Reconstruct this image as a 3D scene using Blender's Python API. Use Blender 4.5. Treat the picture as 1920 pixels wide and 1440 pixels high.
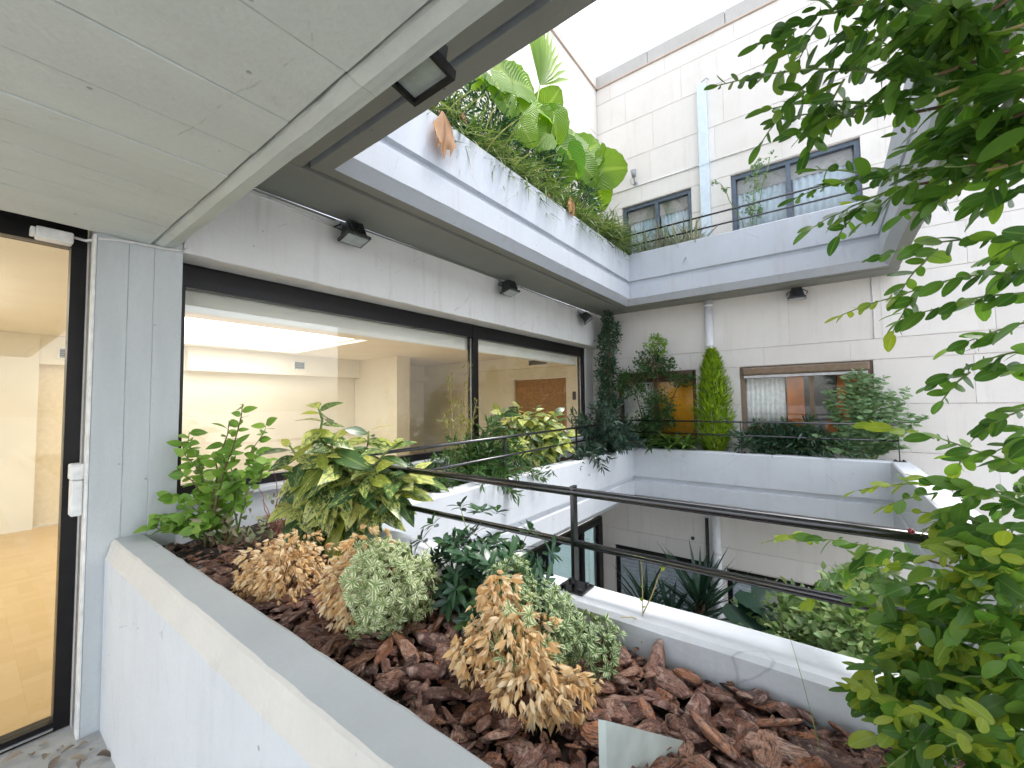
import bpy, bmesh, math, random
import numpy as np
from mathutils import Matrix, Vector
for o in list(bpy.data.objects): bpy.data.objects.remove(o)
rad = math.radians
S = bpy.context.scene
COL = S.collection
# ------------------------------------------------------------------ camera, sky, sun, exposure
# world: x runs along the long glazed facade (away from the viewer), y towards that facade, z up; metres
CAM = Vector((0, 0, 1.55))
_yaw, _pit, _rol = rad(37.0094), rad(2.7472), rad(-0.7141)
_F = Vector((math.cos(_yaw)*math.cos(_pit), math.sin(_yaw)*math.cos(_pit), math.sin(_pit)))
_R = Vector((math.sin(_yaw), -math.cos(_yaw), 0)); _U = _R.cross(_F)
_R2 = _R*math.cos(_rol) + _U*math.sin(_rol); _U2 = -_R*math.sin(_rol) + _U*math.cos(_rol)
cd = bpy.data.cameras.new('camera'); cam = bpy.data.objects.new('camera', cd); COL.objects.link(cam)
cd.sensor_fit = 'HORIZONTAL'; cd.sensor_width = 36; cd.lens = 780.82/1920*36
cd.clip_start = 0.02; cd.clip_end = 3000
m = Matrix((_R2, _U2, -_F)).transposed().to_4x4(); m.translation = CAM
cam.matrix_world = m; S.camera = cam

SUN_EL, SUN_AZ = rad(68), rad(142)          # azimuth measured clockwise from +y
W = bpy.data.worlds.new('World'); S.world = W; W.use_nodes = True
nt = W.node_tree; nt.nodes.clear()
sky = nt.nodes.new('ShaderNodeTexSky'); sky.sky_type = 'NISHITA'; sky.sun_disc = False
sky.sun_elevation = SUN_EL; sky.sun_rotation = SUN_AZ; sky.dust_density = 2.2; sky.air_density = 1.0; sky.ozone_density = 1.0
hs = nt.nodes.new('ShaderNodeHueSaturation'); hs.inputs['Saturation'].default_value = 0.33; hs.inputs['Value'].default_value = 1.5
bg = nt.nodes.new('ShaderNodeBackground'); bg.inputs['Strength'].default_value = 0.15
wo = nt.nodes.new('ShaderNodeOutputWorld')
nt.links.new(sky.outputs[0], hs.inputs['Color']); nt.links.new(hs.outputs[0], bg.inputs[0]); nt.links.new(bg.outputs[0], wo.inputs[0])
sl = bpy.data.lights.new('sun', 'SUN'); sl.energy = 1.15; sl.angle = rad(12); sl.color = (1, .96, .9)
sun = bpy.data.objects.new('sun', sl); COL.objects.link(sun)
sd = Vector((math.sin(SUN_AZ)*math.cos(SUN_EL), math.cos(SUN_AZ)*math.cos(SUN_EL), math.sin(SUN_EL)))
sun.rotation_euler = (-sd).to_track_quat('-Z', 'Y').to_euler()
S.view_settings.view_transform = 'Standard'; S.view_settings.look = 'None'
S.view_settings.exposure = 1.4; S.view_settings.gamma = 1.0
S.render.engine = 'CYCLES'
S.cycles.use_denoising = True
S.cycles.max_bounces = 7; S.cycles.diffuse_bounces = 4; S.cycles.use_adaptive_sampling = True; S.cycles.adaptive_threshold = .04; S.cycles.glossy_bounces = 4; S.cycles.transparent_max_bounces = 12
S.cycles.sample_clamp_indirect = 8

# ------------------------------------------------------------------ helpers: objects
RNG = random.Random(7)
def tag(o, label=None, cat=None, group=None, kind=None):
    if label: o['label'] = label
    if cat: o['category'] = cat
    if group: o['group'] = group
    if kind: o['kind'] = kind
    return o
def empty(name, loc, label, cat, group=None):
    o = bpy.data.objects.new(name, None); COL.objects.link(o); o.location = loc; o.empty_display_size = .1
    return tag(o, label, cat, group)
def wloc(o):
    v = Vector(o.location)
    while o.parent: o = o.parent; v += Vector(o.location)
    return v
def link(name, me, mat, parent=None, bevel=0):
    o = bpy.data.objects.new(name, me); COL.objects.link(o)
    if mat and not me.materials: me.materials.append(mat)
    if parent:
        o.parent = parent; o.location = -wloc(parent)
    if bevel:
        b = o.modifiers.new('bevel', 'BEVEL'); b.width = bevel; b.segments = 2; b.limit_method = 'ANGLE'
    return o
class MB:
    def __init__(s): s.v = []; s.f = []
    def box(s, x0, x1, y0, y1, z0, z1):
        n = len(s.v)
        s.v += [(x0,y0,z0),(x1,y0,z0),(x1,y1,z0),(x0,y1,z0),(x0,y0,z1),(x1,y0,z1),(x1,y1,z1),(x0,y1,z1)]
        s.f += [tuple(n+i for i in q) for q in ((0,3,2,1),(4,5,6,7),(0,1,5,4),(1,2,6,5),(2,3,7,6),(3,0,4,7))]
        return s
    def add(s, V, Fs):
        n = len(s.v); s.v += [tuple(p) for p in V]; s.f += [tuple(n+i for i in q) for q in Fs]; return s
    def obox(s, M, sx, sy, sz):
        n = len(s.v)
        for p in ((-1,-1,-1),(1,-1,-1),(1,1,-1),(-1,1,-1),(-1,-1,1),(1,-1,1),(1,1,1),(-1,1,1)):
            s.v.append(tuple(M @ Vector((p[0]*sx/2, p[1]*sy/2, p[2]*sz/2))))
        s.f += [tuple(n+i for i in q) for q in ((0,3,2,1),(4,5,6,7),(0,1,5,4),(1,2,6,5),(2,3,7,6),(3,0,4,7))]
        return s
    def tube(s, pts, r, n=8, r1=None):
        pts = [Vector(p) for p in pts]; rings = []
        k = len(pts)
        for i, p in enumerate(pts):
            d = (pts[min(i+1,k-1)] - pts[max(i-1,0)]).normalized()
            a = Vector((0,0,1)) if abs(d.z) < .9 else Vector((1,0,0))
            u = d.cross(a).normalized(); w = d.cross(u)
            rr = r if r1 is None else r + (r1-r)*i/max(k-1,1)
            b = len(s.v)
            for j in range(n):
                t = 2*math.pi*j/n
                s.v.append(tuple(p + u*math.cos(t)*rr + w*math.sin(t)*rr))
            rings.append(b)
        for a, b in zip(rings, rings[1:]):
            for j in range(n): s.f.append((a+j, a+(j+1)%n, b+(j+1)%n, b+j))
        s.f.append(tuple(rings[0]+j for j in range(n))); s.f.append(tuple(rings[-1]+n-1-j for j in range(n)))
        return s
    def mesh(s, name, smooth=False):
        me = bpy.data.meshes.new(name); me.from_pydata(s.v, [], s.f); me.update()
        bm = bmesh.new(); bm.from_mesh(me); bmesh.ops.recalc_face_normals(bm, faces=bm.faces); bm.to_mesh(me); bm.free()
        if smooth: me.polygons.foreach_set('use_smooth', [True]*len(me.polygons))
        return me
    def build(s, name, mat, parent=None, bevel=0, smooth=False):
        return link(name, s.mesh(name, smooth), mat, parent, bevel)
def box(name, mat, parent, *d, bevel=0): return MB().box(*d).build(name, mat, parent, bevel)
def extrude(prof, axis, t0, t1, n=1, jit=0, seed=1):
    """prof: closed list of (p, z); axis 'y' sweeps along y (p is x), axis 'x' sweeps along x (p is y)"""
    r = random.Random(seed); mb = MB(); k = len(prof)
    for i in range(n+1):
        t = t0 + (t1-t0)*i/n
        for p, z in prof:
            p += r.uniform(-jit, jit); zz = z + r.uniform(-jit, jit)
            mb.v.append((p, t, zz) if axis == 'y' else (t, p, zz))
    for i in range(n):
        for j in range(k):
            mb.f.append((i*k+j, i*k+(j+1)%k, (i+1)*k+(j+1)%k, (i+1)*k+j))
    mb.f.append(tuple(range(k))); mb.f.append(tuple(n*k + k-1-j for j in range(k)))
    return mb
def ring(prof, x0, x1, y0, y1, nseg=14, jit=0.0015, seed=3):
    """closed profile (offset outwards from the opening, z) swept round a rectangle with mitred corners"""
    r = random.Random(seed); mb = MB(); k = len(prof); rows = 0
    cor = [(x0,y0,-1,-1),(x1,y0,1,-1),(x1,y1,1,1),(x0,y1,-1,1)]
    for c in range(4):
        ax, ay, sx, sy = cor[c]; bx, by, tx, ty = cor[(c+1)%4]
        for i in range(nseg):
            t = i/nseg
            for d, z in prof:
                j1 = r.uniform(-jit, jit) if i else 0
                px, py = ax+sx*d, ay+sy*d; qx, qy = bx+tx*d, by+ty*d
                mb.v.append((px+(qx-px)*t + (j1 if c%2 else 0), py+(qy-py)*t + (0 if c%2 else j1), z + (r.uniform(-jit, jit))))
            rows += 1
    for i in range(rows):
        for j in range(k):
            a, b = i, (i+1) % rows
            mb.f.append((a*k+j, a*k+(j+1)%k, b*k+(j+1)%k, b*k+j))
    return mb

# ------------------------------------------------------------------ helpers: materials
def newmat(name):
    M = bpy.data.materials.new(name); M.use_nodes = True
    n = M.node_tree.nodes; n.clear()
    out = n.new('ShaderNodeOutputMaterial')
    return M, M.node_tree, out
class NT:
    def __init__(s, t): s.t = t
    def n(s, typ, ins={}, **kw):
        x = s.t.nodes.new('ShaderNode'+typ)
        for k, v in kw.items(): setattr(x, k, v)
        for k, v in ins.items(): s.set(x.inputs[k], v)
        return x
    def set(s, inp, v):
        if isinstance(v, bpy.types.NodeSocket): s.t.links.new(v, inp)
        elif isinstance(v, bpy.types.Node): s.t.links.new(v.outputs[0], inp)
        else:
            if inp.type == 'RGBA' and len(v) == 3: v = (*v, 1)
            inp.default_value = v
    def mix(s, fac, a, b, mode='MIX'):
        x = s.t.nodes.new('ShaderNodeMix'); x.data_type = 'RGBA'; x.blend_type = mode
        s.set(x.inputs[0], fac); s.set(x.inputs[6], a); s.set(x.inputs[7], b); return x.outputs[2]
    def ramp(s, fac, stops, interp='LINEAR'):
        x = s.t.nodes.new('ShaderNodeValToRGB'); s.set(x.inputs[0], fac); x.color_ramp.interpolation = interp
        e = x.color_ramp.elements
        while len(e) < len(stops): e.new(.5)
        for q, (p, c) in zip(e, stops):
            q.position = p; q.color = (*c, 1) if hasattr(c, '__len__') else (c, c, c, 1)
        return x.outputs[0]
    def math(s, op, a, b=0.0):
        x = s.t.nodes.new('ShaderNodeMath'); x.operation = op; s.set(x.inputs[0], a); s.set(x.inputs[1], b); return x.outputs[0]
def concrete(name, col, dark=None, amount=.35, rough=.85, bump=.25, grain=60, pits=True, streak=(1,1,1), stain=.25, staincol=(.30,.27,.22), drip=0, tone=.0, crack=0):
    M, t, out = newmat(name); N = NT(t)
    dark = dark or tuple(c*.78 for c in col)
    tc = N.n('TexCoord').outputs['Object']
    mp = N.n('Mapping', {'Vector': tc, 'Scale': streak})
    big = N.n('TexNoise', {'Vector': mp.outputs[0], 'Scale': 1.7, 'Detail': 4, 'Roughness': .65})
    fine = N.n('TexNoise', {'Vector': tc, 'Scale': grain, 'Detail': 1})
    c = N.mix(N.math('MULTIPLY', N.ramp(big.outputs[0], [(.38, 0.0), (.72, 1.0)]), amount), col, dark)
    st = N.n('TexNoise', {'Vector': N.n('Mapping', {'Vector': tc, 'Scale': (3.1, 3.1, .8), 'Location': (3, 7, 1)}).outputs[0], 'Scale': 2.2, 'Detail': 4, 'Roughness': .7})
    c = N.mix(N.math('MULTIPLY', N.ramp(st.outputs[0], [(.60, 0.0), (.78, 1.0)]), stain), c, staincol)
    c = N.mix(N.math('MULTIPLY', N.ramp(fine.outputs[0], [(.35, 1.0), (.65, 0.0)]), .10), c, dark)
    if drip:
        dn = N.n('TexNoise', {'Vector': N.n('Mapping', {'Vector': tc, 'Scale': (7, 7, .55)}).outputs[0], 'Scale': 1.5, 'Detail': 5, 'Roughness': .7})
        c = N.mix(N.math('MULTIPLY', N.ramp(dn.outputs[0], [(.54, 0.0), (.74, 1.0)]), drip), c, staincol)
    if crack:
        wob = N.n('TexNoise', {'Vector': tc, 'Scale': 5.0, 'Detail': 3}); va = N.n('VectorMath', operation='ADD'); N.set(va.inputs[0], tc)
        sc_ = N.n('VectorMath', operation='SCALE'); N.set(sc_.inputs[0], wob.outputs['Color']); sc_.inputs['Scale'].default_value = .05; N.set(va.inputs[1], sc_.outputs[0])
        ck = N.n('TexVoronoi', {'Vector': va.outputs[0], 'Scale': 1.1}, feature='DISTANCE_TO_EDGE')
        cm = N.math('MULTIPLY', N.ramp(ck.outputs['Distance'], [(.0012, 1.0), (.004, 0.0)]), N.ramp(st.outputs[0], [(.50, 0.0), (.58, 1.0)]))
        c = N.mix(N.math('MULTIPLY', cm, crack), c, tuple(x*.45 for x in dark))
    if tone: c = N.mix(N.math('MULTIPLY', N.n('ObjectInfo').outputs['Random'], tone), c, dark)
    h = N.math('ADD', N.math('MULTIPLY', fine.outputs[0], .35), N.math('MULTIPLY', big.outputs[0], .8))
    if pits:
        vo = N.n('TexVoronoi', {'Vector': tc, 'Scale': 13.0, 'Randomness': 1.0})
        sel = N.n('TexNoise', {'Vector': tc, 'Scale': 4.0, 'Detail': 2})
        pm = N.math('MULTIPLY', N.ramp(vo.outputs['Distance'], [(.05, 1.0), (.10, 0.0)]), N.ramp(sel.outputs[0], [(.55, 0.0), (.60, 1.0)]))
        c = N.mix(N.math('MULTIPLY', pm, .6), c, tuple(x*.35 for x in dark))
        h = N.math('SUBTRACT', h, N.math('MULTIPLY', pm, .9))
    bp = N.n('Bump', {'Height': h, 'Strength': bump, 'Distance': .01})
    b = N.n('BsdfPrincipled', {'Base Color': c, 'Roughness': rough, 'Normal': bp.outputs[0], 'Specular IOR Level': .3})
    t.links.new(b.outputs[0], out.inputs[0]); return M
def plain(name, col, rough=.5, metal=0, noise=.12, scale=20, spec=.4, bump=0):
    M, t, out = newmat(name); N = NT(t)
    no = N.n('TexNoise', {'Vector': N.n('TexCoord').outputs['Object'], 'Scale': scale, 'Detail': 2})
    c = N.mix(N.ramp(no.outputs[0], [(.3, 0.0), (.7, 1.0)]), tuple(x*(1-noise) for x in col), tuple(min(1, x*(1+noise)) for x in col))
    ins = {'Base Color': c, 'Roughness': rough, 'Metallic': metal, 'Specular IOR Level': spec}
    if bump: ins['Normal'] = N.n('Bump', {'Height': no.outputs[0], 'Strength': bump, 'Distance': .01}).outputs[0]
    b = N.n('BsdfPrincipled', ins); t.links.new(b.outputs[0], out.inputs[0]); return M
def glass(name, tint=(.97,.98,.97), refl=1.0, ior=1.5, rough=0.0):
    M, t, out = newmat(name); N = NT(t)
    no = N.n('TexNoise', {'Vector': N.n('TexCoord').outputs['Object'], 'Scale': 1.1, 'Detail': 1})
    bp = N.n('Bump', {'Height': no.outputs[0], 'Strength': .02, 'Distance': .05})
    tr = N.n('BsdfTransparent', {'Color': tint}); gl = N.n('BsdfGlossy', {'Color': (1,1,1), 'Roughness': rough, 'Normal': bp.outputs[0]})
    ge = N.n('NewGeometry'); dt = N.n('VectorMath', operation='DOT_PRODUCT'); N.set(dt.inputs[0], ge.outputs['Incoming']); N.set(dt.inputs[1], ge.outputs['Normal'])
    fr = N.math('ADD', .04, N.math('MULTIPLY', .96, N.math('POWER', N.math('SUBTRACT', 1.0, N.math('ABSOLUTE', dt.outputs['Value'])), 5.0)))
    mx = N.n('MixShader'); N.set(mx.inputs[0], N.math('MULTIPLY', fr, refl)); N.set(mx.inputs[1], tr); N.set(mx.inputs[2], gl)
    t.links.new(mx.outputs[0], out.inputs[0]); return M
def emit(name, col, st):
    M, t, out = newmat(name); N = NT(t)
    e = N.n('Emission', {'Color': col, 'Strength': st}); t.links.new(e.outputs[0], out.inputs[0]); return M
def leafmat(name, cols, rib=None, trans=.35, rough=.42, spot=None, margin=None, veins=0, tcol=None, spec=.45):
    """cols: ramp over a random value for each leaf; u across, v along the leaf"""
    M, t, out = newmat(name); N = NT(t)
    ri = N.n('NewGeometry').outputs['Random Per Island']; ro = N.n('ObjectInfo').outputs['Random']
    r = N.math('FRACT', N.math('ADD', ri, N.math('MULTIPLY', ro, 7.31)))
    c = N.ramp(r, [(i/max(1, len(cols)-1), x) for i, x in enumerate(cols)])
    uv = N.n('UVMap', uv_map='UVMap').outputs[0]
    sx = N.n('SeparateXYZ', {'Vector': uv})
    du = N.math('ABSOLUTE', N.math('SUBTRACT', sx.outputs[0], .5))
    tc = N.n('TexCoord').outputs['Object']
    if margin:
        nz = N.n('TexNoise', {'Vector': uv, 'Scale': 6.0})
        w = N.math('ADD', du, N.math('MULTIPLY', N.math('SUBTRACT', nz.outputs[0], .5), .2))
        c = N.mix(N.ramp(w, [(.20, 0.0), (.30, 1.0)]), c, margin)
    if spot:
        n4 = N.n('TexNoise', noise_dimensions='4D'); N.set(n4.inputs['Vector'], uv); N.set(n4.inputs['W'], N.math('MULTIPLY', r, 40.0))
        n4.inputs['Scale'].default_value = 7.0; n4.inputs['Detail'].default_value = 4.0; n4.inputs['Roughness'].default_value = .8
        thr = N.math('ADD', .42, N.math('MULTIPLY', N.math('FRACT', N.math('MULTIPLY', r, 13.7)), .20))
        sm = N.ramp(N.math('SUBTRACT', n4.outputs[0], thr), [(.0, 0.0), (.035, 1.0)])
        c = N.mix(N.math('MULTIPLY', sm, .9), c, spot)
    h = None
    if veins:
        ph = N.math('ADD', N.math('MULTIPLY', sx.outputs[1], veins), N.math('MULTIPLY', du, -veins*.9))
        vn = N.math('ABSOLUTE', N.math('SUBTRACT', N.math('FRACT', ph), .5))
        vm = N.ramp(vn, [(.0, 1.0), (.3, 0.0)])
        c = N.mix(N.math('MULTIPLY', vm, .22), c, rib or (.5,.6,.2)); h = vm
    if rib: c = N.mix(N.ramp(du, [(.025, .75), (.07, 0.0)]), c, rib)
    ins = {'Base Color': c, 'Roughness': rough, 'Specular IOR Level': spec}
    if h is not None: ins['Normal'] = N.n('Bump', {'Height': h, 'Strength': .7, 'Distance': .02}).outputs[0]
    b = N.n('BsdfPrincipled', ins)
    tl = N.n('BsdfTranslucent', {'Color': N.mix(1.0, c, tcol or (1.0, 1.0, .55), 'MULTIPLY')})
    mx = N.n('MixShader'); mx.inputs[0].default_value = trans
    N.set(mx.inputs[1], b); N.set(mx.inputs[2], tl); t.links.new(mx.outputs[0], out.inputs[0]); return M

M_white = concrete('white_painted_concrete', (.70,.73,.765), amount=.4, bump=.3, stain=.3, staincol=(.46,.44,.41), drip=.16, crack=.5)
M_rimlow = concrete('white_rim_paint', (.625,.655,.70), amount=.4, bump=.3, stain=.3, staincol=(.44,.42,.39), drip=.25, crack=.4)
M_rimup = concrete('weathered_white_paint', (.50,.535,.59), amount=.4, bump=.3, stain=.3, staincol=(.40,.385,.36), drip=.45, crack=.5)  # copy of the white paint, darkened to hold down the overbright upper rim
M_cap = concrete('worn_beige_edge', (.74,.72,.675), amount=.5, bump=.5, stain=.4, staincol=(.52,.48,.42))
M_captop = concrete('grey_wall_top', (.53,.56,.575), amount=.45, bump=.35, stain=.35, staincol=(.40,.40,.38))
M_ceil = concrete('grey_painted_ceiling', (.62,.66,.63), amount=.4, bump=.5, streak=(.6,2.5,1), stain=.3, staincol=(.38,.37,.31), crack=.4)
M_pillar = concrete('board_marked_concrete', (.60,.635,.65), amount=.5, bump=.55, streak=(3.5,3.5,.5), stain=.35, staincol=(.40,.40,.37))
M_lintel = concrete('lintel_concrete', (.76,.76,.75), amount=.4, bump=.35, stain=.3, drip=.25, crack=.4)
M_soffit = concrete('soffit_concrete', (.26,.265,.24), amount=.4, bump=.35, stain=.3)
M_stone = concrete('pale_stone_cladding', (.77,.745,.71), dark=(.66,.62,.58), amount=.6, bump=.18, grain=90, pits=False, stain=.25, staincol=(.50,.46,.42), drip=.3, tone=.45)
M_coping = concrete('weathered_coping', (.50,.485,.46), amount=.6, bump=.3, stain=.5, staincol=(.36,.34,.31), drip=.3)
M_joint = plain('joint_mortar', (.58,.54,.51), .9)
M_rust = concrete('rusty_flashing', (.60,.49,.42), amount=.6)
M_floor = concrete('terrace_concrete', (.42,.42,.41), amount=.5, bump=.5, stain=.5, staincol=(.25,.24,.22))
M_ground = concrete('paving_ground', (.35,.34,.32), amount=.4, bump=.2)
M_black = plain('black_aluminium', (.012,.011,.012), .35, .3)
M_brownfr = plain('brown_aluminium', (.10,.055,.035), .4, .3)
M_bronze = plain('bronze_frame', (.22,.16,.11), .4, .3)
M_greyfr = plain('blue_grey_frame', (.10,.13,.17), .4, .2)
M_rail = plain('dark_steel_rail', (.09,.09,.095), .2, .9, noise=.06, scale=6)
M_alu = plain('aluminium_strip', (.55,.55,.56), .35, .7)
M_plast = plain('white_plastic', (.82,.82,.80), .45)
M_pipe = plain('painted_pipe', (.74,.75,.77), .5, noise=.06)
M_duct = plain('pale_blue_duct', (.62,.72,.80), .45, noise=.05)
M_lamp = plain('lamp_housing', (.06,.065,.065), .45, .4, noise=.35)
M_lampg = plain('grey_lamp_housing', (.35,.37,.40), .5, .3)
M_glass = glass('window_glass', refl=1.0); M_glassw = glass('reflective_window_glass', refl=1.4)
M_glassd = glass('dark_glass', tint=(.55,.66,.68), refl=1.6)
M_lens = plain('lamp_lens', (.35,.38,.38), .12, spec=.8)
M_room = plain('cream_wall_paint', (.84,.81,.71), .8, noise=.04, scale=2)
M_roomc = plain('cream_ceiling_paint', (.88,.86,.80), .85, noise=.03, scale=2)
M_niche = plain('ochre_wall_paint', (.78,.68,.50), .8, noise=.05)
M_door = plain('brown_door_veneer', (.36,.20,.09), .5, noise=.2)
M_dark = plain('dark_metal_grille', (.05,.05,.05), .6)
M_soil = plain('dark_soil', (.018,.012,.009), .95, noise=.5, scale=40, bump=.6)
M_light = emit('ceiling_light_diffuser', (1, .96, .88), 2.0)
M_curt = plain('pale_blue_net_curtain', (.44,.53,.62), .9, noise=.08)
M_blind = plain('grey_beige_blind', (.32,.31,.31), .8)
M_orange = plain('orange_reflection_colour', (.92,.42,.02), .7, noise=.08)  # colour of the imitated reflection in the brown-framed window
M_rustcol = plain('orange_brown_reflection', (.55,.17,.035), .7, noise=.2, scale=6)
M_whitep = plain('white_reveal_and_reflection', (.85,.86,.86), .8)
M_shut = plain('silver_roller_shutter', (.48,.54,.60), .5)

# ------------------------------------------------------------------ setting: ground, floors, ceilings
g = MB().box(-400, 400, -400, 400, -3.2, -2.77).build('ground', M_ground); tag(g, kind='structure')
tf = MB().box(-4.5, .50, -4.5, 3.03, -.32, 0).build('terrace_floor', M_floor); tag(tf, kind='structure')
# near ceiling: board-marked strips, each with its own level
ce = empty('ceiling', (0,0,2.43), None, None); tag(ce, kind='structure')
ys = [-4.5,-3.2,-2.2,-1.4,-.8,-.25,.22,.62,.98,1.30,1.56,1.785,1.95,2.12,2.225,2.36,2.52,2.66,2.78,2.866]
r = random.Random(5)
for i in range(len(ys)-1):
    dz = r.uniform(-.003, .003)
    extrude([(ys[i]+.0012, 2.60), (ys[i]+.0012, 2.433+dz), (ys[i]+.004, 2.430+dz), (ys[i+1]-.004, 2.430+dz), (ys[i+1]-.0012, 2.433+dz), (ys[i+1]-.0012, 2.60)],
            'x', -1.3, .588, 16, .0012, i).build('board', M_ceil, ce)
box('slab', M_ceil, ce, -1.31, .70, -4.5, 3.3, 2.602, 2.96)
extrude([(.603,2.445),(.609,2.437),(.640,2.428),(.668,2.436),(.690,2.446),(.704,2.450),(.706,2.62),(.603,2.62)], 'y', -4.5, 2.866, 60, .002, 9).build('edge_beam', M_ceil, ce)
so = empty('soffit', (0,0,2.95), None, None); tag(so, kind='structure')
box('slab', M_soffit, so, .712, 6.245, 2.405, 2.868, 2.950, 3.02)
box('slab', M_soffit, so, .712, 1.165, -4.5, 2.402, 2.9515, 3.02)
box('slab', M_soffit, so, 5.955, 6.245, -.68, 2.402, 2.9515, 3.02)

# ------------------------------------------------------------------ planters
VX0, VX1, VY0, VY1 = 1.37, 5.75, -.50, 2.20       # the opening of the light well
def rim_profile(z): return [(0.012, z+.91), (0, z+.898), (0, z+.520), (.035, z+.512), (.035, z+.464), (0, z+.456), (0, z+.262), (.012, z+.25),
                            (.075, z+.182), (.17, z+.182), (.17, z+.80), (.165, z+.90), (.150, z+.912)]
pl = empty('concrete_planter', (.53, 1.5, 0), 'white concrete planter trough around the light well at eye level, its sloping front wall nearest', 'planter')
extrude([(.455,0),(.455,.815),(.462,.830),(.478,.896),(.488,.902),(.592,.900),(.606,.890),(.612,.55),(.60,0)], 'y', -4.4, 2.866, 110, .0018, 11).build('front_wall', M_white, pl)
_fw = bpy.data.objects['front_wall']; _fw.data.materials.append(M_cap); _fw.data.materials.append(M_captop)
for _i, _p in enumerate(_fw.data.polygons):
    if _i < 110*9: _p.material_index = {1: 1, 2: 1, 3: 1, 4: 2, 5: 2}.get(_i % 9, 0)
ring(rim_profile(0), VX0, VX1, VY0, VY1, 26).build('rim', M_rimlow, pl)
box('trough_floor', M_white, pl, .615, 1.199, -4.4, 2.364, .22, .50)
box('trough_floor', M_white, pl, .615, 6.245, 2.373, 2.866, .185, .5)
box('trough_floor', M_white, pl, 5.922, 6.245, -.66, 2.37, .19, .5)
def soil(name, x0, x1, y0, y1, z, parent, amp=.02, seed=0):
    r = random.Random(seed); nx = max(2, int((x1-x0)/.08)); ny = max(2, int((y1-y0)/.08)); mb = MB()
    for i in range(nx+1):
        for j in range(ny+1):
            mb.v.append((x0+(x1-x0)*i/nx, y0+(y1-y0)*j/ny, z + r.uniform(-amp, amp)))
    for i in range(nx):
        for j in range(ny):
            a = i*(ny+1)+j; mb.f.append((a, a+ny+1, a+ny+2, a+1))
    return mb.build(name, M_soil, parent, smooth=True)
soil('soil', .611, 1.201, -4.3, 2.372, .80, pl, .012, 1)
soil('soil', .611, 6.24, 2.368, 2.862, .82, pl, .02, 2)
soil('soil', 5.918, 6.24, -.66, 2.37, .84, pl, .02, 3)
pu = empty('concrete_planter', (3.5, 2.3, 2.95), 'white concrete planter rim of the floor above, overflowing with big green leaves', 'planter')
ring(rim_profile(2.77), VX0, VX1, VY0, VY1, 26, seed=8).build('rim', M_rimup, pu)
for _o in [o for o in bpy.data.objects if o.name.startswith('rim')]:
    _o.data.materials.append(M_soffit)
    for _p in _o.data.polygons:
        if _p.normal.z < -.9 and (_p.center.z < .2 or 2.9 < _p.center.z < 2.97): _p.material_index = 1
box('trough_floor', M_white, pu, .73, 6.24, 2.38, 2.868, 3.022, 3.2)
box('trough_floor', M_white, pu, .73, 1.195, -4.4, 2.375, 3.022, 3.2)
box('trough_floor', M_white, pu, 5.925, 6.24, -.66, 2.375, 3.022, 3.2)
soil('soil', .72, 6.24, 2.372, 2.868, 3.56, pu, .02, 4); soil('soil', 5.92, 6.24, -.66, 2.37, 3.56, pu, .02, 5)

# ------------------------------------------------------------------ facade: pillar, lintel
pi_ = empty('pillar', (.56, 2.87, 0), 'grey board-marked concrete pillar between the glass door and the long window', 'pillar')
for i, (x0, x1, dy) in enumerate(((.388,.508,0),(.508,.612,.003),(.612,.735,-.001))):
    mb = MB(); rr = random.Random(i+40); n = 40
    for k in range(n+1):
        z = 2.95*k/n
        for p, q in ((x0, 3.25), (x0, 2.8722+dy), (x0+.0022, 2.8695+dy), (x1-.0022, 2.8695+dy), (x1, 2.8722+dy), (x1, 3.25)):
            mb.v.append((p+(rr.uniform(-.0008,.0008) if 2.86<q<2.8715 else 0), q+(rr.uniform(-.0012,.0012) if q<3 else 0), z))
    for k in range(n):
        for j in range(6): mb.f.append((k*6+j, k*6+(j+1)%6, (k+1)*6+(j+1)%6, (k+1)*6+j))
    mb.f.append(tuple(range(6))); mb.f.append(tuple(n*6+j for j in range(6)))
    mb.build('board_face', M_pillar, pi_)
li = extrude([(2.870,2.948),(2.870,2.436),(2.876,2.430),(3.24,2.430),(3.24,2.948)], 'x', .737, 6.246, 60, .0015, 4).build('lintel', M_lintel)
tag(li, 'long pale concrete lintel above the wide window, carrying floodlights', 'lintel')
sb = empty('sill_wall', (3.5, 3.05, 0), 'low white wall below the long window behind the planting', 'wall')
box('wall', M_white, sb, .737, 6.246, 3.00, 3.20, 0.0, 1.0)
box('sill', M_white, sb, .737, 6.246, 2.96, 3.20, 1.002, 1.03)

# ------------------------------------------------------------------ long window and glass door
wi = empty('long_window', (3.4, 3.1, 1.03), 'long black-framed window with two big panes beneath the lintel', 'window')
box('frame_head', M_black, wi, .737, 6.244, 3.075, 3.15, 2.285, 2.428)
box('frame_sill', M_black, wi, .737, 6.244, 3.075, 3.15, 1.032, 1.09)
for x0, x1 in ((.738,.802),(3.375,3.455),(5.92,5.99)): box('frame_post', M_black, wi, x0, x1, 3.068, 3.155, 1.034, 2.426)
for x0, x1 in ((.803,3.374),(3.456,5.919)):
    p = box('pane', M_glassw, wi, x0, x1, 3.108, 3.114, 1.091, 2.284)
box('wall_end', M_lintel, wi, 5.995, 6.244, 3.05, 3.2, 1.032, 2.428)
for x in (3.36, 5.90): box('glazing_bead', M_alu, wi, x, x+.012, 3.095, 3.103, 1.10, 2.28)
do = empty('glass_door', (-.5, 3.05, 0), 'tall black-framed glass door beside the grey pillar', 'door')
box('frame_head', M_black, do, -2.2, .375, 3.035, 3.11, 2.375, 2.60)
box('frame_sill', M_black, do, -2.2, .375, 3.035, 3.11, .0, .045)
box('track', M_alu, do, -2.2, .318, 3.026, 3.036, .012, .020)
box('frame_post', M_black, do, .318, .375, 3.034, 3.112, .046, 2.374)
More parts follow.
